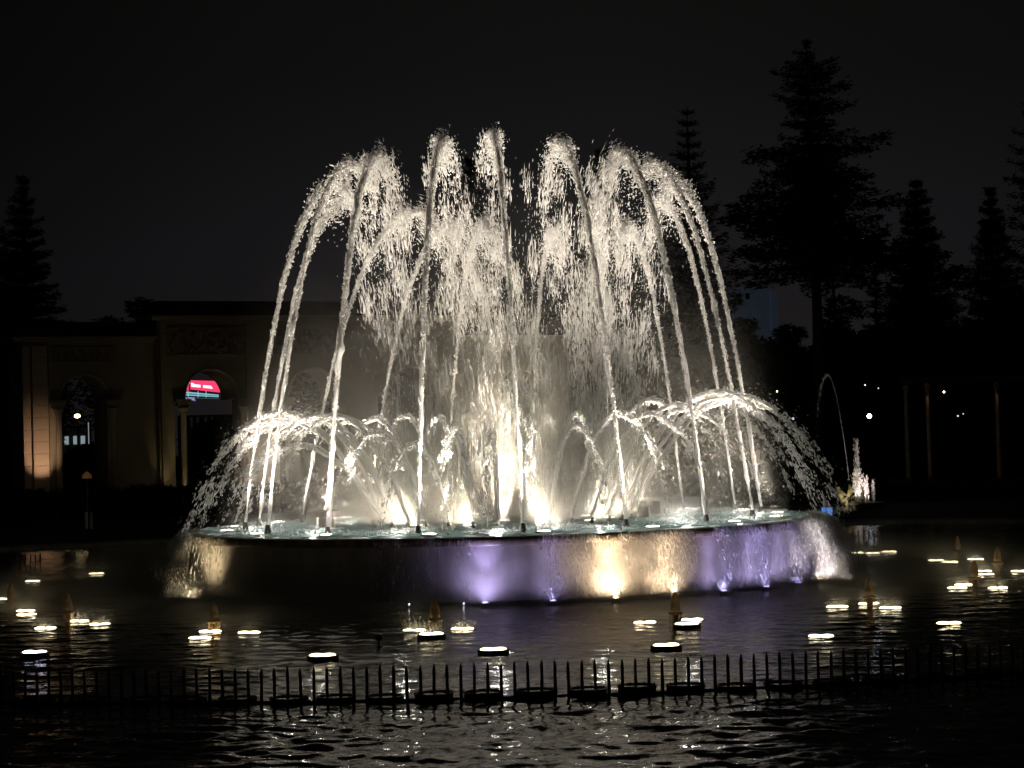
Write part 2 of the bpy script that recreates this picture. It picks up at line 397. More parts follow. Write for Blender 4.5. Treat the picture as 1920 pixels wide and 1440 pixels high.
def stream_tube(name, P, rad, m, parent, wob=0.0, n=8):
    """P (k,3) path, rad (k,) radius; ropey, uneven rope of water"""
    k = len(P); T = np.gradient(P, axis=0); T /= np.linalg.norm(T, axis=1, keepdims=True)
    ref = np.array([0.3, 0.9, 0.1]); A = np.cross(T, ref); A /= np.linalg.norm(A, axis=1, keepdims=True); B = np.cross(T, A)
    wo = np.stack([smooth_noise(k, k // 9) for _ in range(2)], 1) * (wob * rad / rad.max())[:, None]
    C = P + A * wo[:, :1] + B * wo[:, 1:]
    ang = np.linspace(0, 2 * np.pi, n, endpoint=False)
    lum = np.stack([1 + 0.42 * np.clip(rad / rad.max(), 0.25, 1) * smooth_noise(k, int(k / 2.2)) for _ in range(n)], 1)
    rr_ = np.clip(rad[:, None] * lum, 0.006, None)
    V = C[:, None, :] + A[:, None, :] * (np.cos(ang)[None, :, None] * rr_[..., None]) + B[:, None, :] * (np.sin(ang)[None, :, None] * rr_[..., None])
    idx = np.arange(k * n).reshape(k, n); nx_ = np.roll(idx, -1, 1)
    Q = np.stack([idx[:-1], nx_[:-1], nx_[1:], idx[1:]], -1).reshape(-1, 4)
    return np_mesh(name, V.reshape(-1, 3), Q, m, parent, smooth=True, nper=4)

G = 9.81
def path(B, A, t, T, drag):
    """ballistic point and velocity at t (array); B base, A apex, T time to the apex"""
    vh = (A - B)[:2] / T
    up = t <= T
    tf = np.maximum(t - T, 0)
    hx = np.where(up, t, T + (1 - np.exp(-drag * tf)) / max(drag, 1e-6) if drag > 0 else t)
    P = np.empty((len(t), 3)); P[:, 0] = B[0] + vh[0] * hx; P[:, 1] = B[1] + vh[1] * hx
    P[:, 2] = A[2] - 0.5 * G * (t - T) ** 2
    Vv = np.empty_like(P); f = np.where(up, 1.0, np.exp(-drag * tf)); Vv[:, 0] = vh[0] * f; Vv[:, 1] = vh[1] * f; Vv[:, 2] = -G * (t - T)
    return P, Vv
def time_down(A, z, T): return T + math.sqrt(2 * max(A[2] - z, 0.01) / G)

def tall_jet(B, A, label, big=1.0, fall=1.0):
    B = np.array(B); A = np.array(A); T = math.sqrt(2 * (A[2] - B[2]) / G)
    root = empty('tall_water_jet', tuple(B), label=label, cat='water jet', group='ring of tall jets leaning inward')
    Bo = B.copy(); B = B - Bo; A = A - Bo
    n = 130
    t = np.linspace(0, 0.93 * T, n); P, _ = path(B, A, t, T, 0)
    u = t / T
    rad = (0.030 + 0.022 * u ** 1.2) * (1 + 0.22 * smooth_noise(n, 34)) * np.where(u > 0.62, 1 - (u - 0.62) * 2.6, 1) * big
    stream_tube('stream', P, np.clip(rad, 0.008, None), FROTH_SOLID, root, wob=0.013)
    # ragged skin along the rising stream (trails behind and inward)
    m = int(2300 * big); t = T * (1 - rng.beta(1.05, 1.7, m)) ; P, Vv = path(B, A, t, T, 0)
    u = t / T; sg = 0.008 + 0.036 * u ** 2.4
    dr_ = rng.normal(size=(m, 3)); dr_[:, 2] *= 0.3; dr_ /= np.linalg.norm(dr_, axis=1, keepdims=True)
    tr_ = (0.030 + 0.022 * u ** 1.2) * big * np.where(u > 0.62, np.clip(1 - (u - 0.62) * 2.6, 0.1, 1), 1)
    P = P + dr_ * (tr_ * rng.uniform(0.75, 1.15, m) + np.abs(rng.normal(size=m)) * sg)[:, None]
    P[:, 2] -= rng.exponential(0.10, m) * u ** 2 * 1.5
    drops('rising_spray', P, Vv + rng.normal(size=(m, 3)) * 1.2, rng.lognormal(-3.6, 0.5, m).clip(0.01, 0.10), rng.lognormal(-4.35, 0.45, m).clip(0.006, 0.04), parent=root)
    # lumpy head
    m = int(620 * big); t = T * rng.normal(1.0, 0.12, m); P, Vv = path(B, A, t, T, 0.3)
    P = P + rng.normal(size=(m, 3)) * np.array([0.075, 0.075, 0.055])
    drops('crest', P, rng.normal(size=(m, 3)) + Vv * 0.3, rng.lognormal(-3.45, 0.4, m).clip(0.012, 0.10), rng.lognormal(-3.85, 0.4, m).clip(0.009, 0.06), parent=root)
    # falling spray: clumps that spread and break up
    Te = time_down(A, 0.0, T)
    K = int((36 if abs(Bo[1]) < 3.5 or Bo[1] < 0 else 52) * fall); tk = T + (Te - T) * rng.beta(1.0, 0.95, K); per = rng.integers(28, 90, K)
    t = np.repeat(tk, per); uf = (t - T) / (Te - T)
    oc = rng.normal(size=(K, 3)) * (0.04 + 0.40 * ((tk - T) / (Te - T)) ** 1.0)[:, None] * np.array([1, 1, 0.6])
    m = len(t); P, Vv = path(B, A, t, T, 1.15)
    P = P + np.repeat(oc, per, 0) + rng.normal(size=(m, 3)) * (0.04 + 0.06 * uf)[:, None] * np.array([1, 1, 3.2])
    Ln = rng.lognormal(-3.35, 0.55, m).clip(0.012, 0.14) * (1 + 1.9 * uf); Wd = rng.lognormal(-4.8, 0.5, m).clip(0.004, 0.026)
    k = P[:, 2] > 0.02
    drops('falling_spray', P[k], (Vv + rng.normal(size=(m, 3)) * 0.3)[k], Ln[k], Wd[k], parent=root)
    # fine stray drops all round the fall
    m = int(1700 * fall); t = T + (Te - T) * rng.uniform(-0.2, 1, m); P, Vv = path(B, A, t, T, 1.15)
    uf = np.clip((t - T) / (Te - T), 0, 1)
    P = P + rng.normal(size=(m, 3)) * (0.09 + 0.40 * uf)[:, None]
    k = P[:, 2] > 0.02
    drops('stray_drops', P[k], Vv[k], rng.lognormal(-3.9, 0.45, m).clip(0.008, 0.07)[k], rng.lognormal(-4.95, 0.35, m).clip(0.004, 0.015)[k], parent=root)
    return root

RJ = 5.65
def ring(phi, r): return (r * math.sin(R(phi)), -r * math.cos(R(phi)))
tall = [  # bearing (0 = towards the camera, + = right), apex in the photo, label
    (4.0, 925, 254, 'tall jet at front centre, the highest of the ring, with narrow plume', 0.95, 0.55),
    (25.2, 1050, 270, 'tall jet right of the highest one, rising from beside the black deck fitting', 1.05, 0.85),
    (46.4, 1165, 288, 'tall thick front right jet rising from cone nozzle right of the T-shaped block', 1.15, 1.1),
    (67.6, 1226, 309, 'tall right jet with small round hooked crest behind the front right jet', 0.9, 0.4),
    (88.8, 1268, 340, 'tall jet at the far right rim, outermost stream on the right', 1.0, 0.45),
    (110.0, 1240, 372, 'tall right jet, innermost of the three streams crossing the right fan of arches', 0.8, 0.5),
    (131.2, 1180, 428, 'thin rear right jet rising behind the right fan of low arches', 0.7, 0.9),
    (152.4, 1118, 405, 'rear right jet half hidden in the right curtain of spray', 0.7, 1.0),
    (173.6, 1035, 435, 'rear jet seen through the gap right of the highest jet', 0.6, 0.9),
    (-165.2, 905, 420, 'rear jet crest just left of the highest jet', 0.7, 1.0),
    (-144.0, 838, 426, 'rear left jet with lumpy crest right of the stout front left jet', 0.75, 0.9),
    (-122.8, 772, 398, 'thin rear left jet rising behind the left fan of low arches', 0.8, 0.95),
    (-101.6, 645, 372, 'left jet with low crest, second stream from the left edge at its base', 0.85, 0.35),
    (-80.4, 622, 346, 'tall jet at the far left rim, outermost stream on the left', 1.05, 0.3),
    (-59.2, 657, 308, 'tall left jet with high round crest, third stream from the left at its base', 1.0, 0.4),
    (-38.0, 707, 295, 'stout tall front left jet rising in front of the left T-shaped block', 1.25, 1.15),
    (-16.8, 830, 266, 'tall front jet left of the highest one, rising from the bright froth', 1.1, 0.95),
]
nz = MB()
nz.lathe([(0.075, -0.08), (0.07, 0.02), (0.045, 0.15), (0.035, 0.17), (0.02, 0.17)], 12)
noz_me = nz.mesh('jet_nozzle', True); noz_me.materials.append(NOZM)
SHORT = ['highest front jet', 'jet right of the highest', 'thick front right jet', 'hooked right jet', 'outermost right jet', 'innermost right jet', 'thin rear right jet', 'curtain side rear right jet', 'rear gap jet', 'rear jet left of the highest', 'lumpy rear left jet', 'thin rear left jet', 'low crested left jet', 'outermost left jet', 'round crested left jet', 'stout front left jet', 'front jet left of the highest']
jets_xyz = []
for i, (ph, ax, ay, lab, big, fall) in enumerate(tall):
    bx, by = ring(ph, RJ)
    ra = 3.2
    A = at_y(ax, ay, -ra * math.cos(R(ph)))
    tall_jet((bx, by, ZW + 0.15), tuple(A), lab, big, fall)
    jets_xyz.append((ph, Vector((bx, by, ZW + 0.15)), A))
    nzo = bpy.data.objects.new('jet_nozzle', noz_me); col.objects.link(nzo); nzo.location = (bx, by, ZW)
    tag(nzo, 'dark cone nozzle at the foot of the ' + SHORT[i], 'nozzle', 'cone nozzles of the tall jets')

# ------------------------------------------------------------------ low arches
def arch(B, A, zend, label, drag=0.12, count=1.0, thick=1.0, low=0.4):
    B = np.array(B, float); A = np.array(A, float); T = math.sqrt(2 * (A[2] - B[2]) / G)
    root = empty('low_water_arch', tuple(B), label=label, cat='water jet', group='ring of low arches thrown outward')
    Bo = B.copy(); B = B - Bo; A = A - Bo; zend = zend - Bo[2]
    Te = time_down(A, zend, T)
    for q in range(2):
        n = 90; t = np.linspace(0, (1.15 if q else 1.42) * T, n); P, Vv = path(B, A, t, T, drag); u = t / t[-1]
        if q: P = P + np.array([0.03, 0.03, 0.05]) * (u[:, None] * 1.2) + 0.02
        rad = (0.022 + 0.015 * u) * (1 + 0.16 * smooth_noise(n, 26)) * np.where(u > 0.72, 1 - (u - 0.72) * 2.8, 1) * thick * (0.75 if q else 1)
        stream_tube('stream', P, np.clip(rad, 0.006, None), FROTH_SOLID, root, wob=0.02, n=7)
    m = int(200 * count); t = T * rng.beta(3.0, 1.6, m) * 1.25; P, Vv = path(B, A, t, T, drag); u = t / T
    P = P + rng.normal(size=(m, 3)) * (0.010 + 0.026 * u ** 2)[:, None]
    drops('crest', P, Vv + rng.normal(size=(m, 3)) * 0.7, rng.lognormal(-3.5, 0.45, m).clip(0.012, 0.09), rng.lognormal(-4.1, 0.4, m).clip(0.007, 0.04), parent=root)
    K = int((30 if count > 1 else 17) * count); tk = T + (Te - T) * rng.beta(0.85, 1.15, K) ; per = rng.integers(7, 20, K)
    t = np.repeat(tk, per); m = len(t); uf = (t - T) / (Te - T); P, Vv = path(B, A, t, T, drag)
    oc = rng.normal(size=(K, 3)) * (0.015 + 0.09 * (tk - T) / (Te - T))[:, None]
    Dn = Vv / np.linalg.norm(Vv, axis=1, keepdims=True)
    P = P + np.repeat(oc, per, 0) + rng.normal(size=(m, 3)) * (0.018 + 0.025 * uf)[:, None] + Dn * (rng.normal(size=m) * (0.05 + 0.08 * uf))[:, None]
    k = (P[:, 2] > zend) & ((P[:, 2] + Bo[2] > ZW) | (rng.uniform(size=m) < low))
    drops('falling_spray', P[k], (Vv + rng.normal(size=(m, 3)) * 0.4)[k], (rng.lognormal(-3.2, 0.45, m).clip(0.015, 0.13))[k], (rng.lognormal(-4.2, 0.45, m).clip(0.006, 0.035))[k], parent=root)
    m = int((110 if count > 1 else 50) * count); t = T * rng.uniform(0.7, 1, m) + (Te - T) * rng.uniform(0, 1, m); P, Vv = path(B, A, t, T, drag)
    P = P + rng.normal(size=(m, 3)) * 0.16; k = P[:, 2] > zend
    drops('stray_drops', P[k], Vv[k], rng.lognormal(-3.8, 0.4, m).clip(0.01, 0.06)[k], rng.lognormal(-4.9, 0.3, m).clip(0.004, 0.015)[k], parent=root)
NA = 34
ORD = ['first', 'second', 'third', 'fourth', 'fifth', 'sixth', 'seventh', 'eighth', 'ninth', 'tenth', 'eleventh', 'twelfth']
sect = {}
angs = [8.5 + 360 / NA * i for i in range(NA)]
angs = [a if a <= 180 else a - 360 for a in angs]
def sector(a):
    if abs(a) <= 42: return 'front'
    if abs(a) >= 138: return 'back'
    return 'right' if a > 0 else 'left'
for a in angs: sect.setdefault(sector(a), []).append(a)
for k_ in sect: sect[k_].sort(key=lambda a: math.sin(R(a)) if k_ in ('front', 'back') else abs(a))
small = MB(); small.lathe([(0.05, -0.06), (0.045, 0.03), (0.03, 0.12), (0.018, 0.13)], 10)
small_me = small.mesh('arch_nozzle', True); small_me.materials.append(NOZM)
for a in angs:
    s_ = sector(a); k_ = ORD[sect[s_].index(a)]
    if s_ in ('front', 'back'):
        lab = f"low water arch in the {s_} row, {k_} from the left"
    else:
        lab = f"low water arch in the {s_} fan, {k_} from the front"
    j = lambda s__: rng.normal(0, s__)
    right = max(0, math.sin(R(a))) ** 2
    left = max(0, -math.sin(R(a))) ** 2
    r0 = 2.85; ra = 4.75 + 0.45 * right + 0.05 * left + j(0.07); za = 3.62 + 0.22 * right + j(0.10)
    if s_ == 'front': ra -= 0.25; za -= abs(j(0.28))
    if 60 < -a < 75: za -= 0.55
    b = ring(a, r0); ap = ring(a + j(0.7), ra)
    over = right > 0.8 or left > 0.86
    arch((b[0], b[1], ZW + 0.12), (ap[0], ap[1], za), 0.03 if over else ZW, lab, drag=0.06 if right > .5 else 0.12, count=1.5 if over else 1.0, thick=1.15, low=0.7 if left > .5 else 0.22)
    nzo = bpy.data.objects.new('arch_nozzle', small_me); col.objects.link(nzo); nzo.location = (b[0], b[1], ZW); nzo.rotation_euler = (R(-25) * -1, 0, R(a))
    tag(nzo, 'small tilted nozzle under the ' + lab, 'nozzle', 'small tilted nozzles of the low arches')

# ------------------------------------------------------------------ lights of the basin
WARM = (1.0, 0.885, 0.69); NEUT = (1.0, 0.885, 0.745); VIO = (0.50, 0.42, 1.0); AMB = (1.0, 0.74, 0.46)
lampb = MB(); lampb.lathe([(0.17, -0.05), (0.17, 0.015), (0.14, 0.02)], 16); lb_me = lampb.mesh('housing'); lb_me.materials.append(DARKM)
lens = MB(); lens.lathe([(0.005, 0.032), (0.09, 0.03), (0.135, 0.02)], 16, cap=False); ln_me = lens.mesh('lens', True); ln_me.materials.append(LENS)
def basin_lamp(x, y, lab):
    r_ = empty('basin_lamp', (x, y, ZW), label=lab, cat='fountain lamp', group='white lamps under the basin jets')
    for me_ in (lb_me, ln_me):
        o_ = bpy.data.objects.new(me_.name, me_); col.objects.link(o_); o_.parent = r_
    return r_
where = ['foot of the ' + n_ for n_ in SHORT]
for i, (ph, Bv, Av) in enumerate(jets_xyz):
    x_, y_ = ring(ph + 3.5, RJ + 0.42)
    r_ = basin_lamp(x_, y_, 'bright white lamp at the ' + where[i])
    tgt = Av + Vector((0, 0, -1.2)) + (Vector((0, 0, Av.z)) - Av) * 0.15
    spot('jet_spot', (x_, y_, ZW + 0.06), tgt, 2900, NEUT, 42, 0.9, 0.10)
    for nb_ in (jets_xyz[(i + 1) % len(jets_xyz)], jets_xyz[i - 1]):
        t2_ = nb_[1] * 0.35 + nb_[2] * 0.65
        spot('cross_spot', (x_, y_, ZW + 0.06), t2_, 1450, NEUT, 40, 0.9, 0.10)
for i in range(10):
    a = -162 + 36 * i; x_, y_ = ring(a, 2.3)
    basin_lamp(x_, y_, f"white inner ring lamp under the mist, {ORD[i]} clockwise from rear left")
    tx_, ty_ = ring(a, 5.2)
    spot('arch_spot', (x_, y_, ZW + 0.08), (tx_, ty_, 3.2), 560, WARM, 95, 0.9, 0.10)
spot('core_spot', (0, 0, ZW + 0.08), (0, 0, 9), 5500, WARM, 80, 0.9, 0.15)
basin_lamp(0, 0, 'white lamp at the very centre of the basin under the mist')

# bright froth thrown up around the lamps
def froth_patch(x, y, n, sx, sy, lab, h=0.025):
    P = np.stack([x + rng.normal(size=n) * sx, y + rng.normal(size=n) * sy, ZW + np.abs(rng.normal(size=n)) * h], 1)
    rr_ = np.hypot(P[:, 0], P[:, 1]); P = P[rr_ < RB - 0.4]; n = len(P)
    o_ = drops('froth_patch', P - np.array([x, y, ZW]), rng.normal(size=(n, 3)) * np.array([1, 1, .7]), rng.lognormal(-3.7, 0.4, n).clip(0.012, 0.06), rng.lognormal(-4.2, 0.4, n).clip(0.008, 0.035))
    o_.location = (x, y, ZW); tag(o_, lab, 'froth', 'white froth patches on the basin water')
    point('froth_fill', (x, y, ZW + 0.16), 12, (1, 0.97, 0.88), 0.05)  # bare fill light added above the water to brighten the froth
    point('water_lamp', (x, y, ZW - 0.28), 60, (0.9, 1.0, 0.95), 0.1)
for i, (ph, Bv, Av) in enumerate(jets_xyz):
    x_, y_ = ring(ph - 5, RJ - 0.1)
    froth_patch(x_, y_, 520, 0.36, 0.25, 'white sparkling froth on the water at the ' + where[i])
for i in range(8):
    a = 15 + 45 * i; x_, y_ = ring(a, 4.1)
    froth_patch(x_, y_, 350, 0.42, 0.30, f"white froth halfway to the centre, {ORD[i]} going anticlockwise from the front")

# ------------------------------------------------------------------ mist inside the fountain
def mist_mat(name, dens, z0, ztop, r0, color=(0.95, 0.92, 0.85), noise=0.7, ring_r=None, aniso=0.2):
    m = bpy.data.materials.new(name); m.use_nodes = True; n = m.node_tree; n.nodes.clear(); lk = n.links.new
    o_ = n.nodes.new('ShaderNodeOutputMaterial'); v = n.nodes.new('ShaderNodeVolumePrincipled')
    v.inputs['Color'].default_value = (*color, 1); v.inputs['Anisotropy'].default_value = aniso
    t = n.nodes.new('ShaderNodeTexCoord'); s_ = n.nodes.new('ShaderNodeSeparateXYZ'); lk(t.outputs['Object'], s_.inputs[0])
    def M_(op, a, b=None, c=None):
        q = n.nodes.new('ShaderNodeMath'); q.operation = op
        for i_, v_ in enumerate((a, b, c)):
            if v_ is None: continue
            if isinstance(v_, (int, float)): q.inputs[i_].default_value = v_
            else: lk(v_, q.inputs[i_])
        return q.outputs[0]
    r2 = M_('SQRT', M_('ADD', M_('MULTIPLY', s_.outputs['X'], s_.outputs['X']), M_('MULTIPLY', s_.outputs['Y'], s_.outputs['Y'])))
    if ring_r: r2 = M_('ABSOLUTE', M_('SUBTRACT', r2, ring_r))
    q = M_('DIVIDE', r2, r0); fr = M_('EXPONENT', M_('MULTIPLY', M_('MULTIPLY', q, q), -1.0))
    zz = M_('DIVIDE', M_('MAXIMUM', M_('SUBTRACT', s_.outputs['Z'], z0), 0.0), ztop); fz = M_('EXPONENT', M_('MULTIPLY', zz, -1.0))
    nz_ = n.nodes.new('ShaderNodeTexNoise'); nz_.inputs['Scale'].default_value = noise; nz_.inputs['Detail'].default_value = 3; lk(t.outputs['Object'], nz_.inputs['Vector'])
    nn = M_('MAXIMUM', M_('MULTIPLY_ADD', nz_.outputs['Fac'], 3.2, -1.0), 0.08)
    d = M_('MULTIPLY', M_('MULTIPLY', M_('MULTIPLY', fr, fz), nn), dens)
    lk(d, v.inputs['Density']); lk(v.outputs[0], o_.inputs['Volume'])
    return m
mb = MB(); mb.lathe([(0.0, ZW + 0.06), (6.3, ZW + 0.06), (6.3, 5.0), (4.5, 8.6), (0.0, 8.6)], 40, cap=False)
o = mb.build('fountain_mist', mist_mat('fountain_mist', 1.15, ZW, 1.05, 3.5))
tag(o, 'glowing yellow white mist hanging in the middle of the fountain', 'mist', kind='stuff')

# ------------------------------------------------------------------ wall lamps and cascades
def wall_px(px): # bearing of a point on the basin wall from its picture column
    best = None
    for k in range(-950, 951):
        a = k / 10.0; p = Vector((*ring(a, RB + 0.30), 0.05)); q = M.inverted() @ p; x_ = 960 + F_PX * q.x / -q.z
        if best is None or abs(x_ - px) < best[0]: best = (abs(x_ - px), a)
    return best[1]
wl = [(365, LENS_W, (1, .80, .48), 260, 'warm white wall lamp at the left end of the basin under the lit cascade'),
      (910, LENS_V, VIO, 115, 'violet wall lamp left of centre, first of the coloured row'),
      (1037, LENS_V, VIO, 50, 'violet wall lamp with small splash, second of the coloured row'),
      (1155, LENS_W, AMB, 300, 'amber wall lamp throwing the brightest orange glow'),
      (1265, LENS_W, AMB, 260, 'amber wall lamp behind the bronze comet nozzle'),
      (1358, LENS_V, VIO, 75, 'violet wall lamp next right of the amber pair'),
      (1437, LENS_V, VIO, 110, 'violet wall lamp between two others on the right of the wall'),
      (1497, LENS_V, VIO, 80, 'violet wall lamp second from the right end of the wall'),
      (1538, LENS_W, (.95, .85, .85), 170, 'white wall lamp at the right end of the basin')]
for px, lm, colr, pw, lab in wl:
    a = wall_px(px); x_, y_ = ring(a, RB + 0.30)
    r_ = empty('wall_lamp', (x_, y_, 0.02), R(a), label=lab, cat='floodlight', group='coloured floodlights round the foot of the basin')
    mb = MB(); mb.lathe([(0.085, -0.15), (0.09, 0.03), (0.07, 0.05), (0.06, 0.045)], 14); mb.build('housing', DARKM, r_)
    mb = MB(); mb.lathe([(0.004, 0.06), (0.04, 0.058), (0.058, 0.047)], 14, cap=False); mb.build('lens', lm, r_, True)
    x2, y2 = ring(a, RB - 0.10)
    soft = tuple(0.9 * c_ + 0.1 for c_ in colr)
    spot('wall_spot', (x_, y_, 0.10), (x2, y2, 0.95), pw * (0.48 if px != 365 else 0.05), soft, 172, 1.0, 0.05)
    spot('wall_spot', (x_, y_, 0.10), (x2, y2, 1.35), pw * (1.15 if px != 365 else 0.12), colr, 46, 1.0, 0.05)
    if px in (365, 1538):
        g0 = ring(a * 0.985, RB + 1.0); g1 = ring(a, RB + 0.25)
        spot('cascade_fill', (g0[0], g0[1], 0.06), (g1[0], g1[1], 0.75), 150, colr, 75, 1.0, 0.03)  # extra spots without fixtures, added to brighten cascade and low mist
        spot('cascade_fill', (x_ * 1.02, y_ * 1.02, 0.06), (x_ * 1.05, y_ * 1.05, 3), 130, colr, 120, 1.0, 0.03)
for px, lab in ((763, 'tiny white marker light at the foot of the dark part of the wall'), (868, 'tiny white marker light just left of the first violet lamp')):
    a = wall_px(px); x_, y_ = ring(a, RB + 0.15)
    mb = MB(); mb.lathe([(0.012, 0.0), (0.016, 0.02), (0.006, 0.035)], 8); o = mb.build('marker_light', BULB_COOL, loc=(x_, y_, 0.03)); tag(o, lab, 'marker light')

def cascade(a0, a1, n, lab, outv=0.6, spread=0.2, top=HB, dens=1.0, clump=True):
    a = rng.uniform(a0, a1, n)
    if clump:
        c = rng.uniform(a0, a1, max(6, int((a1 - a0) * 1.3))); a = c[rng.integers(0, len(c), n)] + rng.normal(0, 0.7, n)
    t = rng.uniform(0, 0.5, n) ** 0.9; ov = outv * np.abs(rng.normal(1, 0.5, n))
    r_ = RB + 0.02 + ov * t + np.abs(rng.normal(0, spread, n)) * t * 2
    z = top - 0.1 * rng.uniform(0, 1, n) - 0.5 * G * t ** 2
    ar = np.radians(a); P = np.stack([r_ * np.sin(ar), -r_ * np.cos(ar), z], 1)
    Vv = np.stack([ov * np.sin(ar) + rng.normal(0, .15, n), -ov * np.cos(ar) + rng.normal(0, .15, n), -G * t - 0.4], 1)
    k = z > 0.01; P = P[k]; Vv = Vv[k]; n = len(P)
    c0 = P.mean(0) * np.array([1, 1, 0])
    o_ = drops('water_cascade', P - c0, Vv, rng.lognormal(-2.95, 0.55, n).clip(0.015, 0.20), rng.lognormal(-5.0, 0.45, n).clip(0.004, 0.02))
    o_.location = tuple(c0); tag(o_, lab, 'cascade', 'water falling over the basin lip')
    return o_
cascade(-99, -66, 8500, 'dense warm lit cascade over the left end of the basin', 0.5, 0.16)
cascade(-70, -52, 500, 'thin dim veil of drops beside the left cascade', 0.4, 0.1)
cascade(-20, -4, 420, 'thin streaks of drops falling left of the first violet lamp', 0.3, 0.1)
cascade(6, 22, 1300, 'light streaks of drops falling over the violet and amber boundary', 0.5, 0.15)
cascade(22, 48, 2600, 'sparkling drops falling in front of the two amber lamps', 0.5, 0.2)
cascade(48, 74, 4200, 'veil of falling drops over the violet lit right part of the wall', 0.5, 0.2)
cascade(74, 102, 6000, 'dense white cascade over the right end of the basin', 0.6, 0.2)
# splash crowns at the lamps
for px, n_, lab in ((365, 700, 'splash at the foot of the left cascade'), (1037, 150, 'small violet splash over the second wall lamp'), (1265, 350, 'splash at the amber lamp behind the comet nozzle'),
                (1155, 120, 'flat splash at the brightest amber lamp'), (1358, 160, 'splash at the violet lamp next to the amber pair'), (1497, 160, 'splash at the violet lamp near the right end'), (1538, 400, 'splash at the foot of the right cascade')):
    a = wall_px(px); x_, y_ = ring(a, RB + 0.3); z = np.abs(rng.normal(0, 0.10, n_))
    P = np.stack([rng.normal(0, 0.13, n_), rng.normal(0, 0.10, n_), z], 1)
    o = drops('splash', P, rng.normal(size=(n_, 3)) + np.array([0, 0, 1.5]), rng.lognormal(-3.9, 0.4, n_).clip(0.008, 0.05), rng.lognormal(-4.7, 0.35, n_).clip(0.005, 0.02))
    o.location = (x_, y_, 0.02); tag(o, lab, 'splash', 'splashes at the foot of the basin wall')
mb = MB(); mb.lathe([(7.03, 0.02), (12.5, 0.02), (12.5, 0.7), (7.03, 0.7)], 48, cap=False); mb.f += []
mb2 = MB(); mb2.lathe([(7.03, 0.03), (12.5, 0.03), (12.5, 0.75), (7.03, 0.75), (7.03, 0.03)], 48, cap=False)
o = mb2.build('low_mist', mist_mat('low_mist', 1.3, 0.0, 0.20, 3.2, noise=0.45, ring_r=7.6))
tag(o, 'low mist drifting over the lower pool around the basin foot', 'mist', kind='stuff')

# ------------------------------------------------------------------ fittings on the basin deck
def t_block(px, py, lab, rz):
    p = at_z(px, py, ZW); r_ = empty('pedestal_block', (p.x, p.y, ZW - 0.02), rz, label=lab, cat='pedestal')
    mb = MB(); mb.lathe([(0.17, -0.1), (0.165, 0.26)], 20); mb.build('shaft', CONC, r_, True)
    mb = MB(); mb.lathe([(0.26, 0.26), (0.275, 0.27), (0.275, 0.38), (0.26, 0.40), (0.0, 0.40)], 24, cap=False); mb.lathe([(0.26, 0.26), (0.0, 0.26)], 24, cap=False); mb.build('cap', CONC, r_)
    mb = MB(); mb.box(-0.42, -0.20, -0.09, 0.09, 0.10, 0.37); mb.build('side_lug', CONC, r_)
t_block(612, 990, 'T-shaped concrete block on the left of the basin behind the stout front left jet', 0)
t_block(1202, 970, 'T-shaped brown block on the right of the basin beside the dark nozzle', R(180))
p = at_z(1080, 980, ZW); r_ = empty('deck_fitting', (p.x, p.y, ZW), label='small black capped pipe standing on the basin water right of centre', cat='pipe cap')
mb = MB(); mb.lathe([(0.035, -0.05), (0.035, 0.05)], 12); mb.build('stem', DARKM, r_)
mb = MB(); mb.lathe([(0.05, 0.05), (0.055, 0.055), (0.055, 0.08), (0.05, 0.085)], 12); mb.build('cap', DARKM, r_)

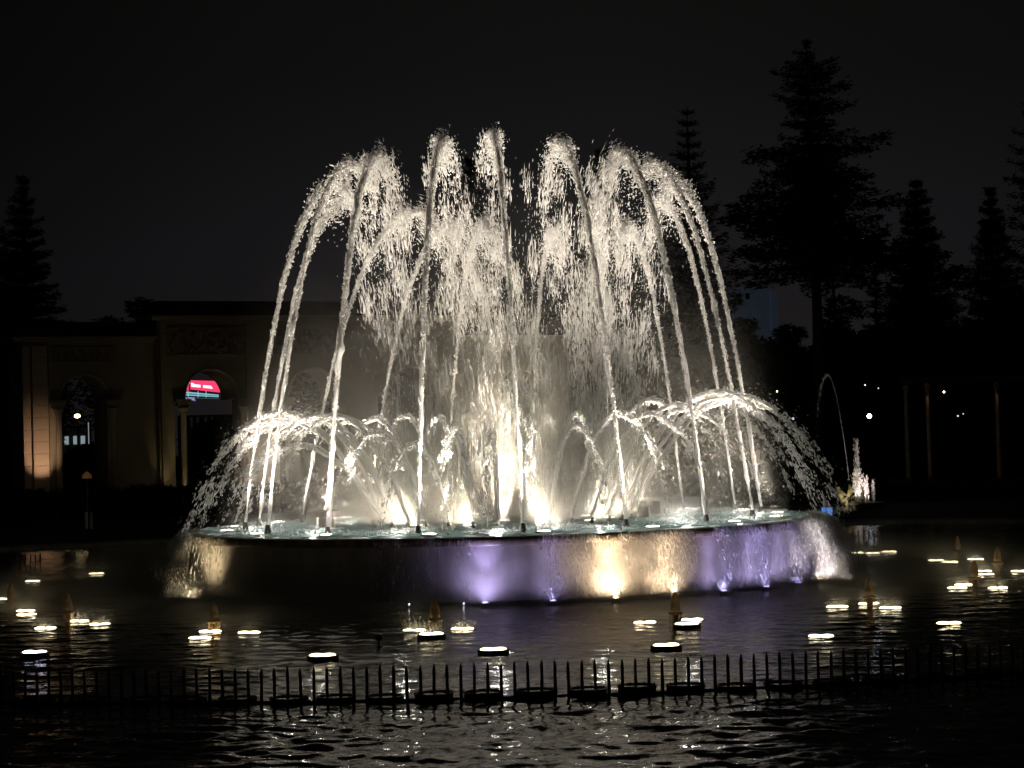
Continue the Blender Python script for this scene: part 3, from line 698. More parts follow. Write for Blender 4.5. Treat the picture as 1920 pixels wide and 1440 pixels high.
# ------------------------------------------------------------------ floating lamps on the lower pool
def lamp_proto(bulb):
    r_ = empty('pool_lamp', (0, 0, 0))
    mb = MB(); mb.lathe([(0.20, -0.10), (0.225, -0.06), (0.225, 0.040), (0.215, 0.044), (0.205, 0.036)], 20, cap=False); mb.build('housing', DARKM, r_)
    mb = MB(); mb.lathe([(0.003, 0.028), (0.205, 0.034)], 20, cap=False); mb.build('reflector', GLOW_DISH, r_)
    for sx in (-0.085, 0.085):
        mb = MB(); mb.ellipsoid((sx * 1.05, 0, 0.045), (0.098, 0.10, 0.021), 16, 8); mb.build('bulb', bulb, r_, True)
    return r_
lamps = [
 (10, 1120, 'half lit lamp at the left frame edge beside a dark comet nozzle'), (48, 1142, 'lamp just right of the left edge comet nozzle, upper of two glowing discs'),
 (50, 1149, 'small lamp directly below another glowing disc near the left edge'), (61, 1087, 'orange tinted lamp high on the left with a squirt of water beside it'),
 (181, 1073, 'small distant lamp, highest of the left lamps'), (85, 1174, 'lamp below and left of the second comet nozzle'),
 (148, 1161, 'lamp close beside the second comet nozzle from the left, with little spray'), (187, 1167, 'lamp with little spray right of its neighbour by the nozzle'),
 (65, 1224, 'bluish white lamp, lowest on the left side'), (394, 1180, 'bright lamp behind the orange comet nozzle below the left cascade'),
 (375, 1192, 'bright lamp lower left of the orange comet nozzle'), (467, 1182, 'bright lamp standing alone right of the orange comet nozzle'),
 (777, 1178, 'lamp with spray left of the middle comet nozzle'), (809, 1190, 'lamp in front of the middle comet nozzle'),
 (867, 1175, 'lamp with golden spray right of the middle comet nozzle'), (605, 1230, 'dark rimmed lamp drum floating left of centre near the fence'),
 (925, 1219, 'dark rimmed lamp drum floating at centre near the fence'), (1209, 1163, 'lamp standing alone left of the right middle comet nozzle'),
 (1297, 1158, 'bright lamp right of the right middle comet nozzle'), (1288, 1171, 'dark drum lamp at the foot of the right middle comet nozzle'),
 (1249, 1211, 'dark rimmed lamp drum right of centre with yellow light'), (1570, 1134, 'lamp left of the right comet nozzle with faint spray'),
 (1629, 1128, 'bright lamp directly behind the pointed right comet nozzle'), (1669, 1136, 'lamp right of the pointed right comet nozzle'),
 (1539, 1188, 'large yellow white lamp in front right, alone on dark water'), (1779, 1164, 'lamp alone on black water at lower right'),
 (1795, 1099, 'lamp at lower left of the far right cluster'), (1807, 1093, 'lamp left of the shortest comet nozzle in the far right cluster'),
 (1843, 1068, 'upper of two stacked lamps in the far right cluster'), (1847, 1074, 'lower of two stacked lamps in the far right cluster'),
 (1871, 1099, 'flat lamp at lower right of the far right cluster'), (1912, 1068, 'lamp cut by the right frame edge'),
 (1755, 1048, 'distant lamp at the upper left of the far right cluster'), (1781, 1051, 'distant lamp left of the farthest comet nozzle'),
 (1829, 1046, 'distant lamp right of the farthest comet nozzle'), (1605, 1034, 'distant lamp left of a row of three below the far pool edge'),
 (1636, 1035, 'distant lamp in the middle of a row of three below the far pool edge'), (1667, 1032, 'distant lamp at the right of a row of three below the far pool edge')]
protoW = None; protoC = None
for (px, py, lab) in lamps:
    cool = px == 65
    if cool: r_ = lamp_proto(BULB_COOL)
    elif protoW is None: r_ = protoW = lamp_proto(BULB)
    else: r_ = copy_tree(protoW)
    p = at_z(px, py, 0.04); r_.location = (p.x, p.y, -0.036 if py < 1205 and px not in (809, 1288) else 0.012); r_.rotation_euler = (0, 0, random.uniform(-0.25, 0.25))
    tag(r_, lab, 'pool lamp', 'floating lamps burning on the lower pool')
    if px in (777, 809, 867, 148, 187, 1570, 1629, 1669, 1795, 1807, 1843, 1871, 1829, 85):
        n_ = 130; t_ = rng.uniform(0, 1, n_)
        P = np.stack([rng.normal(0, 0.13, n_), rng.normal(0, 0.08, n_), 0.05 + np.abs(rng.normal(0, 0.11, n_))], 1)
        o = drops('splash_drops', P, rng.normal(size=(n_, 3)) * 0.4 + np.array([0.2, 0, 1]), rng.lognormal(-4.3, 0.4, n_).clip(0.006, 0.03), rng.lognormal(-5.3, 0.3, n_).clip(0.003, 0.008))
        o.location = r_.location; tag(o, 'golden drops over the ' + lab, 'spray', 'drops leaping above the pool lamps')

# comet nozzles
cm = empty('comet_nozzle', (0, 0, 0))
mb = MB(); mb.lathe([(0.055, -0.3), (0.05, 0.14)], 12); mb.build('stem', BRONZE, cm, True)
mb = MB(); mb.lathe([(0.05, 0.14), (0.115, 0.15), (0.12, 0.165), (0.115, 0.18), (0.06, 0.185)], 16); mb.build('flange', BRONZE, cm, True)
mb = MB()
for k in range(6):
    a = k * math.pi / 3; mb.lathe([(0.012, 0.05), (0.014, 0.16)], 6, (0.088 * math.cos(a), 0.088 * math.sin(a), 0))
mb.build('bolts', BRONZE, cm)['kind'] = 'stuff'
mb = MB(); mb.lathe([(0.075, 0.20), (0.08, 0.21), (0.08, 0.28), (0.074, 0.285), (0.072, 0.35), (0.05, 0.43), (0.026, 0.50), (0.016, 0.505)], 16); mb.build('cone', BRONZE, cm, True)
comets = [(402, 1184, 'orange lit comet nozzle below the left cascade'), (128, 1166, 'dark comet nozzle second from the left'), (21, 1143, 'dark comet nozzle at the left frame edge'),
 (817, 1182, 'bronze comet nozzle left of centre among three lamps'), (1267, 1169, 'bronze comet nozzle in front of the amber wall glow'), (1631, 1137, 'pointed comet nozzle in front of a bright lamp at right'),
 (1828, 1100, 'short comet nozzle in the far right cluster between lamps'), (1871, 1070, 'comet nozzle near the right edge standing clear of lamps'), (1796, 1046, 'faint comet nozzle farthest back in the far right cluster')]
for i, (px, py, lab) in enumerate(comets):
    r_ = cm if i == 0 else copy_tree(cm)
    p = at_z(px, py, 0.0); r_.location = (p.x, p.y, 0); tag(r_, lab, 'nozzle', 'bronze comet nozzles in the lower pool')
p = at_z(711, 1208, 0); r_ = empty('mushroom_nozzle', (p.x, p.y, 0), label='small black mushroom shaped nozzle head alone in the lower pool left of centre', cat='nozzle')
mb = MB(); mb.lathe([(0.018, -0.2), (0.018, 0.06)], 8); mb.build('stem', DARKM, r_)
mb = MB(); mb.ellipsoid((0, 0, 0.10), (0.058, 0.058, 0.05), 12, 7); mb.build('head', DARKM, r_, True)

# ------------------------------------------------------------------ picket nozzles and dark drums
RP = 21.0
pk = MB(); pk.lathe([(0.020, -0.25), (0.021, 0.05), (0.019, 0.26), (0.021, 0.33), (0.017, 0.38), (0.007, 0.425), (0.003, 0.43)], 8)
pk_me = pk.mesh('picket_nozzle', True); pk_me.materials.append(DARKM)
mb = MB(); mb.tube([Vector((*ring(-24 + 48 * i / 160, RP - 0.02), 0.0)) for i in range(161)], 0.034, 8)
tag(mb.build('supply_pipe', DARKM, None, True), 'long dark curved pipe at the waterline carrying the picket nozzles', 'pipe')
step = math.degrees(0.158 / RP)
k = -42
while k <= 43:
    a = k * step + 0.1; x_, y_ = ring(a, RP)
    o = bpy.data.objects.new('picket_nozzle', pk_me); col.objects.link(o); o.location = (x_, y_, random.uniform(-0.012, 0.012)); o.rotation_euler = (random.uniform(-.012, .012), random.uniform(-.012, .012), random.random() * 3)
    q = M.inverted() @ o.location; px = 960 + F_PX * q.x / -q.z
    if px < 560: lab, g = 'thin dark upright nozzle in the dim left stretch of the picket row', 'picket nozzles in the dim left stretch'
    elif px < 1480: lab, g = 'thin black upright nozzle silhouetted against bright ripples in the middle of the picket row', 'picket nozzles in the bright middle stretch'
    else: lab, g = 'thin dark upright nozzle in the black right stretch of the picket row', 'picket nozzles in the black right stretch'
    tag(o, lab, 'nozzle', g); k += 1
for base, n_, g, lab in (((30, 1072), 6, 'distant picket nozzles at far left', 'tiny distant upright nozzle in the short row at far left'), ((1600, 1022), 8, 'distant picket nozzles at far right', 'tiny distant upright nozzle in the short row below the far right pool edge')):
    p0 = at_z(base[0], base[1], 0); a = math.degrees(math.atan2(p0.x, -p0.y)); rr0 = math.hypot(p0.x, p0.y)
    for k in range(n_):
        x_, y_ = ring(a + (k if a < 0 else k) * -math.degrees(0.17 / rr0), rr0)
        o = bpy.data.objects.new('picket_nozzle', pk_me); col.objects.link(o); o.location = (x_, y_, 0); tag(o, lab, 'nozzle', g)
dr = empty('dark_drum', (0, 0, 0))
mb = MB(); mb.lathe([(0.20, -0.15), (0.228, -0.10), (0.228, 0.075), (0.235, 0.08), (0.235, 0.10), (0.215, 0.102), (0.21, 0.08)], 24, cap=False); mb.build('housing', DARKM, dr)
mb = MB(); mb.lathe([(0.003, 0.088), (0.21, 0.085)], 24, cap=False); mb.build('glass', GLASS_OFF, dr)
mb = MB()
for k in range(8):
    a = k * math.pi / 4 + .2; mb.lathe([(0.009, 0.09), (0.009, 0.112)], 6, (0.222 * math.cos(a), 0.222 * math.sin(a), 0))
mb.build('bolts', DARKM, dr)['kind'] = 'stuff'
dpx = [70, 165, 262, 352, 445, 541, 630, 722, 814, 906, 1006, 1102, 1195, 1286, 1380, 1470, 1562, 1652, 1745, 1840]
for i, px in enumerate(dpx):
    r_ = dr if i == 0 else copy_tree(dr)
    # bearing on the ring
    best = min((abs((lambda q: 960 + F_PX * q.x / -q.z)(M.inverted() @ Vector((*ring(k / 20, RP - 0.12), 0))) - px), k / 20) for k in range(-440, 441, 1))
    x_, y_ = ring(best[1], RP - 0.14); r_.location = (x_, y_, random.uniform(-0.02, 0.0) - (0.03 if px < 760 or px > 1300 else 0)); r_.rotation_euler = (0, 0, random.random() * 6)
    tag(r_, f"unlit black lamp drum behind the picket row, {['leftmost', 'second from left', 'third from left', 'fourth from left', 'fifth from left', 'sixth from left', 'seventh from left', 'eighth from left', 'ninth from left', 'tenth from left', 'tenth from right', 'ninth from right', 'eighth from right', 'seventh from right', 'sixth from right', 'fifth from right', 'fourth from right', 'third from right', 'second from right', 'rightmost'][i]}", 'pool lamp', 'unlit lamp drums along the picket row')

# ------------------------------------------------------------------ arched building
ANG = R(25); YB = 60.0
O_ = at_y(20, 800, YB); O_.z = 0.0
U = Vector((math.cos(ANG), math.sin(ANG), 0)); N_ = Vector((math.sin(ANG), -math.cos(ANG), 0))   # N_ faces the camera side
def on_wall(px, py, off=0.0):
    d = ray(px, py); o0 = O_ + N_ * off; t = (o0 - CAM).dot(N_) / d.dot(N_); P_ = CAM + d * t
    return (P_ - O_).dot(U), P_.z
bld = empty('arched_pavilion', tuple(O_), ANG, label='long cream arched pavilion with relief friezes behind the fountain at left', cat='building')
# local frame: x along the wall, -y towards the camera
def uw(px): return on_wall(px, 700)[0]
zl = on_wall(160, 637)[1]; zh = on_wall(400, 598)[1]
TH = 3.0
def arch_wall(u0, u1, ztop, uc, r_, zs, y0=0.0, th=TH, fl=0.0):
    mb = MB(); n = 20
    pts = [(uc - r_ * math.cos(math.pi * i / n), zs + r_ * math.sin(math.pi * i / n)) for i in range(n + 1)]
    for yy, flip in ((y0, 0), (y0 + th, 1)):
        def q(a, b, c, d):
            i0 = len(mb.v); mb.v += [(a[0], yy, a[1]), (b[0], yy, b[1]), (c[0], yy, c[1]), (d[0], yy, d[1])]
            mb.f.append((i0, i0 + 1, i0 + 2, i0 + 3) if not flip else (i0 + 3, i0 + 2, i0 + 1, i0))
        zb_ = zs - 0.12 if fl else zs
        q((u0, 0), (uc - r_ - fl, 0), (uc - r_ - fl, zb_), (u0, zb_)); q((uc + r_ + fl, 0), (u1, 0), (u1, zb_), (uc + r_ + fl, zb_))
        if fl: q((u0, zb_), (uc - r_, zb_), (uc - r_, zs), (u0, zs)); q((uc + r_, zb_), (u1, zb_), (u1, zs), (uc + r_, zs))
        q((u0, zs), (uc - r_, zs), (uc - r_, ztop), (u0, ztop)); q((uc + r_, zs), (u1, zs), (u1, ztop), (uc + r_, ztop))
        for i in range(n): q(pts[i], pts[i + 1], (pts[i + 1][0], ztop), (pts[i][0], ztop))
    prof = ([(uc - r_ - fl, 0), (uc - r_ - fl, zs - 0.12), (uc - r_, zs - 0.12)] + pts + [(uc + r_, zs - 0.12), (uc + r_ + fl, zs - 0.12), (uc + r_ + fl, 0)]) if fl else [(uc - r_, 0)] + pts + [(uc + r_, 0)]
    for i in range(len(prof) - 1):
        a, b = prof[i], prof[i + 1]; i0 = len(mb.v)
        mb.v += [(a[0], y0, a[1]), (b[0], y0, b[1]), (b[0], y0 + th, b[1]), (a[0], y0 + th, a[1])]; mb.f.append((i0, i0 + 1, i0 + 2, i0 + 3))
    for uu in (u0, u1):
        i0 = len(mb.v); mb.v += [(uu, y0, 0), (uu, y0 + th, 0), (uu, y0 + th, ztop), (uu, y0, ztop)]; mb.f.append((i0, i0 + 1, i0 + 2, i0 + 3))
    return mb
uL0, uL1 = uw(40), uw(293)
ucL = uw(157); rL = (uw(200) - uw(114)) / 2; zsL = on_wall(157, 703)[1] - rL
arch_wall(uL0, uL1, zl, ucL, rL, zsL).build('low_wing_wall', STONE, bld)
# higher middle, arches repeat behind the jets
ucH = uw(392); rH = (uw(440) - uw(343)) / 2; zsH = on_wall(392, 694)[1] - rH
uH0 = uL1 + 0.003; pitchH = (uw(392) - uw(293)) * 2
xs = [uH0 + pitchH * k for k in range(4)]
for k in range(3):
    arch_wall(xs[k] + (0.003 if k else 0), xs[k + 1], zh, xs[k] + pitchH / 2, rH, zsH, y0=-0.35, fl=0.62).build('arch_bay_wall', STONE, bld)
uR0 = xs[3] + 0.003; uR1 = uR0 + (uL1 - uL0)
arch_wall(uR0, uR1, zl, uR0 + (uL1 - ucL), rL, zsL).build('low_wing_wall', STONE, bld)
def cornice(u0, u1, z, y0):
    mb = MB(); mb.box(u0 - 0.5, u1 + 0.1, y0 - 0.55, y0 + TH, z, z + 0.14); mb.box(u0 - 0.45, u1, y0 - 0.35, y0 + TH, z - 0.10, z - 0.002)
    mb.build('cornice', STONE, bld)
    mb = MB(); mb.box(u0 - 0.1, u1, y0 + 0.2, y0 + TH, z + 0.143, z + 0.95); mb.build('parapet', ROOFM, bld)
cornice(uL0, uL1 - 0.15, zl, 0); cornice(uH0 + 0.1, xs[3], zh, -0.35); cornice(uR0 + 0.6, uR1, zl, 0)
# archivolts and keystones, imposts
for (uc, r_, zs, y0) in [(ucL, rL, zsL, 0)] + [(xs[k] + pitchH / 2, rH, zsH, -0.35) for k in range(3)] + [(uR0 + (uL1 - ucL), rL, zsL, 0)]:
    mb = MB(); n = 22; rings = []
    for i in range(n + 1):
        t = math.pi * i / n; c, s_ = -math.cos(t), math.sin(t)
        rings.append([(uc + c * (r_ + 0.0), y0 - 0.07, zs + s_ * (r_ + 0.0)), (uc + c * (r_ + 0.09), y0 - 0.07, zs + s_ * (r_ + 0.09)), (uc + c * (r_ + 0.09), y0 + 0.02, zs + s_ * (r_ + 0.09)), (uc + c * r_, y0 + 0.02, zs + s_ * r_)])
    mb.quad_strip(rings, cap=True); mb.build('archivolt', STONE_PINK, bld)
    for sx in (-1, 1):
        mb = MB(); x_ = uc + sx * (r_ + 0.24); mb.box(x_ - 0.42, x_ + 0.42, y0 - 0.55, y0 - 0.003, zs - 0.30, zs - 0.12); mb.box(x_ - 0.34, x_ + 0.34, y0 - 0.48, y0 - 0.004, zs - 0.5, zs - 0.302); mb.build('impost', STONE, bld)
        cl = MB(); cl.lathe([(0.26, 0.0), (0.26, 0.12), (0.21, 0.2), (0.20, 0.28), (0.175, 0.34), (0.155, zs - 0.95), (0.18, zs - 0.9), (0.17, zs - 0.86), (0.24, zs - 0.66), (0.28, zs - 0.62), (0.28, zs - 0.502)], 18)
        cl.build('column', STONE, bld, True, loc=(x_ - 0.02 * sx, y0 - 0.30, 0))
# rusticated pilasters: separate blocks
def pilaster(px0, px1, ztop, y0, m):
    a, b = uw(px0), uw(px1); hh = 0.62; z = 0.0; k = 0
    mb = MB(); mb.box(0, b - a, -0.16, -0.004, 0.012, hh - 0.012); me_ = mb.mesh('stone_block'); me_.materials.append(m)
    while z < ztop - 0.4:
        o_ = bpy.data.objects.new('stone_block', me_); col.objects.link(o_); o_.parent = bld; o_.location = (a, y0 + random.uniform(-0.008, 0.0), z); z += hh; k += 1
pilaster(41, 55, zl, 0, STONE_PINK); pilaster(58, 87, zl, -0.12, STONE_PINK)
pilaster(89.5, 93, zl, 0, STONE)
pilaster(297, 309, zh, -0.35, STONE); pilaster(457, 472, zh, -0.35, STONE)
# relief friezes: generic lively figures
def relief(px0, px1, pyt, pyb, y0, n):
    a, zt = on_wall(px0, pyt, -y0); b, zb = on_wall(px1, pyb, -y0); a = uw(px0); b = uw(px1)
    mb = MB(); mb.box(a, b, y0 - 0.03, y0 - 0.003, zb, zt); p_ = mb.build('relief_panel', RELIEF, bld)
    mb = MB()
    for fr in ((a - .08, b + .08, zt, zt + .08), (a - .08, b + .08, zb - .08, zb), (a - .08, a, zb + .002, zt - .002), (b, b + .08, zb + .002, zt - .002)): mb.box(fr[0], fr[1], y0 - 0.09, y0 - 0.004, fr[2], fr[3])
    mb.build('panel_frame', STONE, bld)
    H = zt - zb
    for k in range(n):
        mb = MB(); x_ = a + (b - a) * (k + 0.5 + random.uniform(-.25, .25)) / n; zc = zb + H * random.uniform(0.4, 0.6); ln = random.uniform(-0.5, 0.5)
        rot = Matrix.Rotation(ln, 3, 'Y'); s_ = H / 1.1
        mb.ellipsoid((x_, y0 - 0.07, zc), (0.11 * s_, 0.07, 0.22 * s_), 8, 5, rot)
        mb.ellipsoid((x_ + 0.3 * s_ * math.sin(ln), y0 - 0.09, zc + 0.31 * s_), (0.075 * s_, 0.06, 0.085 * s_), 8, 5)
        for q in range(4):
            an = random.uniform(-1.2, 1.2) + (math.pi if q < 2 else 0); L1 = 0.26 * s_
            p0 = Vector((x_, y0 - 0.08, zc + (0.15 if q > 1 else -0.15) * s_)); p1 = p0 + Vector((math.sin(an) * L1, 0, math.cos(an) * L1)); p2 = p1 + Vector((math.sin(an + random.uniform(-1, 1)) * L1 * .8, 0, math.cos(an + random.uniform(-.6, .6)) * L1 * .8))
            p1.z = min(max(p1.z, zb + .04), zt - .04); p2.z = min(max(p2.z, zb + .03), zt - .03)
            mb.tube([p0, p1, p2], [0.05 * s_, 0.04 * s_, 0.025 * s_], 6)
        mb.build('relief_figure', RELIEF, p_, True)
relief(102, 214, 655, 677, 0, 7); relief(314, 470, 617, 663, -0.35, 8); relief(505, 640, 617, 663, -0.35, 7)
# floodlights at the foot of the facade
def facade_light(u, y, tu, ty, tz, pw, colr, lab, size=60):
    base = bld.matrix_basis if False else Matrix.Translation(O_) @ Matrix.Rotation(ANG, 4, 'Z')
    p = base @ Vector((u, y, 0.15)); t = base @ Vector((tu, ty, tz))
    r_ = empty('facade_floodlight', (p.x, p.y, 0.12), ANG, label=lab, cat='floodlight', group='floodlights at the foot of the pavilion')
    mb = MB(); mb.box(-0.15, 0.15, -0.1, 0.1, 0.05, 0.18); mb.build('housing', DARKM, r_)
    mb = MB(); mb.box(-0.12, 0.12, -0.07, 0.07, 0.181, 0.19); mb.build('lens', LENS_W, r_)
    spot('facade_spot', (p.x, p.y, 0.42), t, pw, colr, size, 0.9, 0.08)
facade_light(uw(72), -2.8, uw(72), -0.10, 3.4, 620, (1, .66, .42), 'hidden warm floodlight behind the hedge under the left pilaster', 40)
facade_light(uw(334), -1.05, uw(328), -0.62, 3.0, 110, (1, .78, .36), 'hidden yellow floodlight beside the free column of the second arch', 30)
facade_light(uw(305), -1.6, uw(302), -0.4, 2.4, 40, (1, .78, .36), 'hidden yellow floodlight at the pilaster left of the second arch', 36)
facade_light(uw(462), -1.3, uw(455), -0.5, 3.0, 120, (1, .78, .40), 'hidden yellow floodlight beside the column behind the left jets', 36)
facade_light(uw(385), -5.5, uw(385), -0.4, 7.5, 44, (1, .84, .50), 'added ground floodlight washing the second arch frieze', 75)  # frieze washes from here on are added to lift the dim wall
facade_light(uw(150), -5.5, uw(150), 0, 6.5, 24, (1, .80, .50), 'added ground floodlight washing the left arch frieze', 70)
facade_light(uw(600), -6.5, uw(600), -0.4, 6.0, 22, (1, .84, .52), 'added ground floodlight washing the pavilion behind the jets', 100)

# ------------------------------------------------------------------ foliage: hedges, trees
def leaf_cloud(C, S, n, size, flat=0.5):
    """n small leaf triangles spread in ellipsoid shell C, radii S"""
    d = rng.normal(size=(n, 3)); d /= np.linalg.norm(d, axis=1, keepdims=True)
    P = np.array(C) + d * np.array(S) * (rng.uniform(0.55, 1.08, (n, 1)))
    A = rng.normal(size=(n, 3)) * size; B = rng.normal(size=(n, 3)) * size; A[:, 2] *= flat; B[:, 2] *= flat
    return P, P + A, P + B
class Leaves:
    def __init__(s): s.a = []
    def add(s, P, Q, R_): s.a.append(np.stack([P, Q, R_], 1).reshape(-1, 3))
    def build(s, name, m, parent):
        V = np.concatenate(s.a); T = np.arange(len(V)).reshape(-1, 3)
        return np_mesh(name, V, T, m, parent)
def pine(px, py, D, wid, lab, dense=1.0, droop=0.0, bare=0.08, whorls=22, prof=None, irr=0.12, seed=0, cat='tree'):
    irr = irr * 1.4
    """araucaria: whorls of upswept branches carrying brushes of needles. wid = crown half width at the bottom (m)"""
    r_ = random.Random(seed); ap = at_y(px, py, D - 45); H = ap.z - 0.1
    root = empty('pine_tree', (ap.x, ap.y, 0.1), label=lab, cat=cat, group='dark pines behind the fountain')
    mb = MB(); tr = 0.012 * H + 0.08; mb.tube([(0, 0, -0.2), (0.1, 0, H * 0.4), (0, 0.05, H * 0.8), (0, 0, H)], [tr, tr * 0.7, tr * 0.35, 0.02], 8); mb.build('trunk', BARK, root, True)
    lv = Leaves(); bm_ = MB()
    for i in range(whorls):
        f = (i + 0.6) / whorls                       # 0 top .. 1 bottom
        z = H * (1 - f * (1 - bare)); wd = wid * (prof(f) if prof else f ** 0.8)
        nb = 5 + int(4 * dense)
        for b in range(nb):
            a = 2 * math.pi * (b + 0.37 * i) / nb + r_.uniform(-.2, .2); Lb = wd * (1 + r_.uniform(-irr, irr) * 2) + 0.06
            if r_.random() < 0.04: continue
            up = (0.28 - droop * f) * Lb * r_.uniform(.6, 1.3)
            if dense > 1.2: z = H * (1 - f * (1 - bare)) + r_.uniform(-.3, .3) * H * (1 - bare) / whorls
            m = max(10, int((22 + 50 * Lb) * dense)); s_ = rng.uniform(0.12, 1.0, m)
            x_ = Lb * s_; zz = z + up * s_ ** 1.6 - 0.10 * Lb * s_ * (1 - s_)
            w_ = (0.05 + 0.17 * Lb * np.sin(np.pi * np.clip(s_, .12, .97)) ** 0.7) * (0.8 + 0.4 * dense)
            sd = rng.uniform(-1, 1, m) * w_
            P = np.stack([x_ * math.cos(a) - sd * math.sin(a), x_ * math.sin(a) + sd * math.cos(a), zz + rng.normal(0, 0.05 + 0.025 * Lb, m)], 1)
            sz = 0.06 + 0.035 * Lb
            A = rng.normal(size=(m, 3)) * sz; A[:, 2] *= 0.45; B = rng.normal(size=(m, 3)) * sz; B[:, 2] *= 0.45
            lv.add(P, P + A, P + B)
            bm_.tube([(0, 0, z), (Lb * .5 * math.cos(a), Lb * .5 * math.sin(a), z + up * .33 - .025 * Lb), (Lb * .95 * math.cos(a), Lb * .95 * math.sin(a), z + up * .92)], [0.035 + .01 * Lb, 0.025, 0.01], 3, cap=False)
    bm_.build('branches', BARK, root)['kind'] = 'stuff'; lv.build('crown', LEAF, root)
    return root
def big_prof(f):
    return float(np.interp(f, [0, .065, .18, .30, .39, .46, .60, .77, .88, 1.0], [.02, .08, .40, .46, .36, .74, .70, .97, 1.0, .62]))
pine(1512, 72, 100, 3.35, 'biggest pine with broad spreading crown on the right', 1.35, 0.45, 0.47, 21, big_prof, 0.26, 5)
pine(1288, 200, 115, 2.9, 'open layered pine left of the biggest pine, crossing behind the jets', 0.9, 0.0, 0.12, 30, lambda f: min(1, 0.05 + f ** 0.8 * 1.3), 0.12, 2)
pine(1718, 336, 112, 2.3, 'dense conical pine right of the biggest pine', 2.0, 0.2, 0.05, 30, lambda f: min(1, 0.05 + f ** 0.8 * 1.5), 0.08, 3)
pine(1856, 350, 105, 1.9, 'slim dense pine near the right edge', 2.0, 0.2, 0.05, 28, lambda f: min(1, 0.05 + f ** 0.8 * 1.25), 0.08, 4)
pine(1640, 496, 118, 1.9, 'small young pine in front of the gap between the big pines', 1.3, 0.1, 0.05, 18, None, 0.1, 6)
pine(1945, 95, 95, 2.3, 'layered pine cut by the right frame edge', 1.0, -0.1, 0.08, 26, lambda f: min(1, 0.05 + f ** 0.8 * 1.3), 0.12, 7)
pine(42, 326, 140, 2.4, 'dense dark pine at the left edge above the pavilion', 2.2, 0.3, 0.05, 28, lambda f: min(1, 0.05 + f ** 0.8 * 1.5), 0.15, 8)
pine(-25, 400, 138, 3.6, 'dark pine mostly outside the left frame edge', 2.0, 0.3, 0.05, 24, lambda f: min(1, 0.05 + f ** 0.8 * 1.5), 0.15, 9)
pine(1125, 276, 135, 2.4, 'narrow dark pine seen between two tall jets right of centre', 1.8, 0.2, 0.05, 26, lambda f: min(1, 0.05 + f ** 0.8 * 1.6), 0.1, 10)
pine(880, 290, 135, 2.3, 'dark pine seen through the jets left of the highest one', 2.0, 0.2, 0.05, 26, lambda f: min(1, 0.05 + f ** 0.8 * 1.5), 0.1, 12)
pine(1560, 455, 130, 2.0, 'half hidden pine behind the trunk of the biggest pine', 1.1, 0.2, 0.05, 18, None, 0.15, 13)

def bush_tree(px, py, D, w_px, lab, n=2600, name='broad_tree', cat='tree', group='broad dark trees behind the fountain', squash=0.75):
    ap = at_y(px, py, D - 45); W = w_px * D / F_PX; H = ap.z
    root = empty(name, (ap.x, ap.y, 0.1), label=lab, cat=cat, group=group)
    mb = MB(); mb.tube([(0, 0, -.1), (0.1, 0, H * .35), (0, 0, H * .7)], [0.22, 0.16, 0.06], 7); mb.build('trunk', BARK, root, True)
    lv = Leaves(); k = 16
    for i in range(k):
        a = random.uniform(0, 6.28); rr_ = W * random.uniform(0.1, 0.75); f = random.random()
        s_ = W * random.uniform(0.28, 0.5); zc = min(H * (0.35 + 0.6 * f * (1 - 0.5 * rr_ / W)), H - s_ * squash)
        lv.add(*leaf_cloud((rr_ * math.cos(a), rr_ * math.sin(a), zc), (s_, s_, s_ * squash), n // k * 2, 0.20))
    lv.add(*leaf_cloud((0, 0, H - W * .4 * squash), (W * .5, W * .5, W * .4 * squash), n // 4, 0.18))
    lv.build('crown', HEDGEM, root)
bush_tree(265, 563, 136, 60, 'rounded tree rising behind the step between low wing and middle of the pavilion', 3000)
bush_tree(205, 596, 138, 60, 'low tree top behind the left wing of the pavilion', 2500)
bush_tree(110, 600, 138, 90, 'flat topped tree behind the far left wing of the pavilion', 2500)
bush_tree(1395, 600, 120, 50, 'loose tree below the pale distant building, left one', 2200)
bush_tree(1480, 612, 118, 60, 'loose tree right of the pale distant building', 2400)
bush_tree(1320, 600, 116, 60, 'broad tree behind the right ends of the jets', 2200)
bush_tree(1580, 560, 116, 80, 'dark tree filling the space under the biggest pine', 2600)
bush_tree(1700, 560, 116, 90, 'dark tree below the dense conical pine', 3000)
bush_tree(1800, 500, 114, 80, 'tall dark tree between the conical pine and the slim pine', 3000)
bush_tree(1900, 540, 108, 80, 'dark tree at the right frame edge', 3000)
bush_tree(560, 600, 140, 120, 'dark tree behind the middle of the pavilion', 2500)
bush_tree(1040, 560, 128, 90, 'dark tree behind the centre right jets', 2600)
bush_tree(1180, 560, 124, 100, 'dark tree behind the right spray curtains', 2600)

def hedge(px0, px1, D, top, lab, depth=2.0, n=5000, wob=0.25, lf=0.12):
    n *= 3
    a = at_y(px0, 800, D - 45); b = at_y(px1, 800, D - 45); Lh = b.x - a.x
    root = empty('hedge', (a.x, a.y, 0.1), label=lab, cat='hedge')
    lv = Leaves(); x_ = rng.uniform(0, Lh, n); z = rng.uniform(0, 1, n) ** 0.6 * top * (1 + wob * 0.4 * np.sin(x_ * 0.9) + wob * 0.3 * np.sin(x_ * 2.3 + 1)); y_ = rng.uniform(0, 1, n) ** 2 * depth
    P = np.stack([x_, y_, z], 1); A = rng.normal(size=(n, 3)) * lf; B = rng.normal(size=(n, 3)) * lf
    lv.add(P, P + A, P + B); lv.build('foliage', HEDGEM, root)
    mb = MB(); mb.box(0, Lh, 0.5, depth, -0.1, top * 0.74); mb.build('inner_growth', HEDGEM, root)
bush_tree(400, 792, 112, 75, 'dark rounded bush filling the lower part of the second arch', 5000)
bush_tree(160, 838, 112, 60, 'dark bush low behind the left arch', 4000)
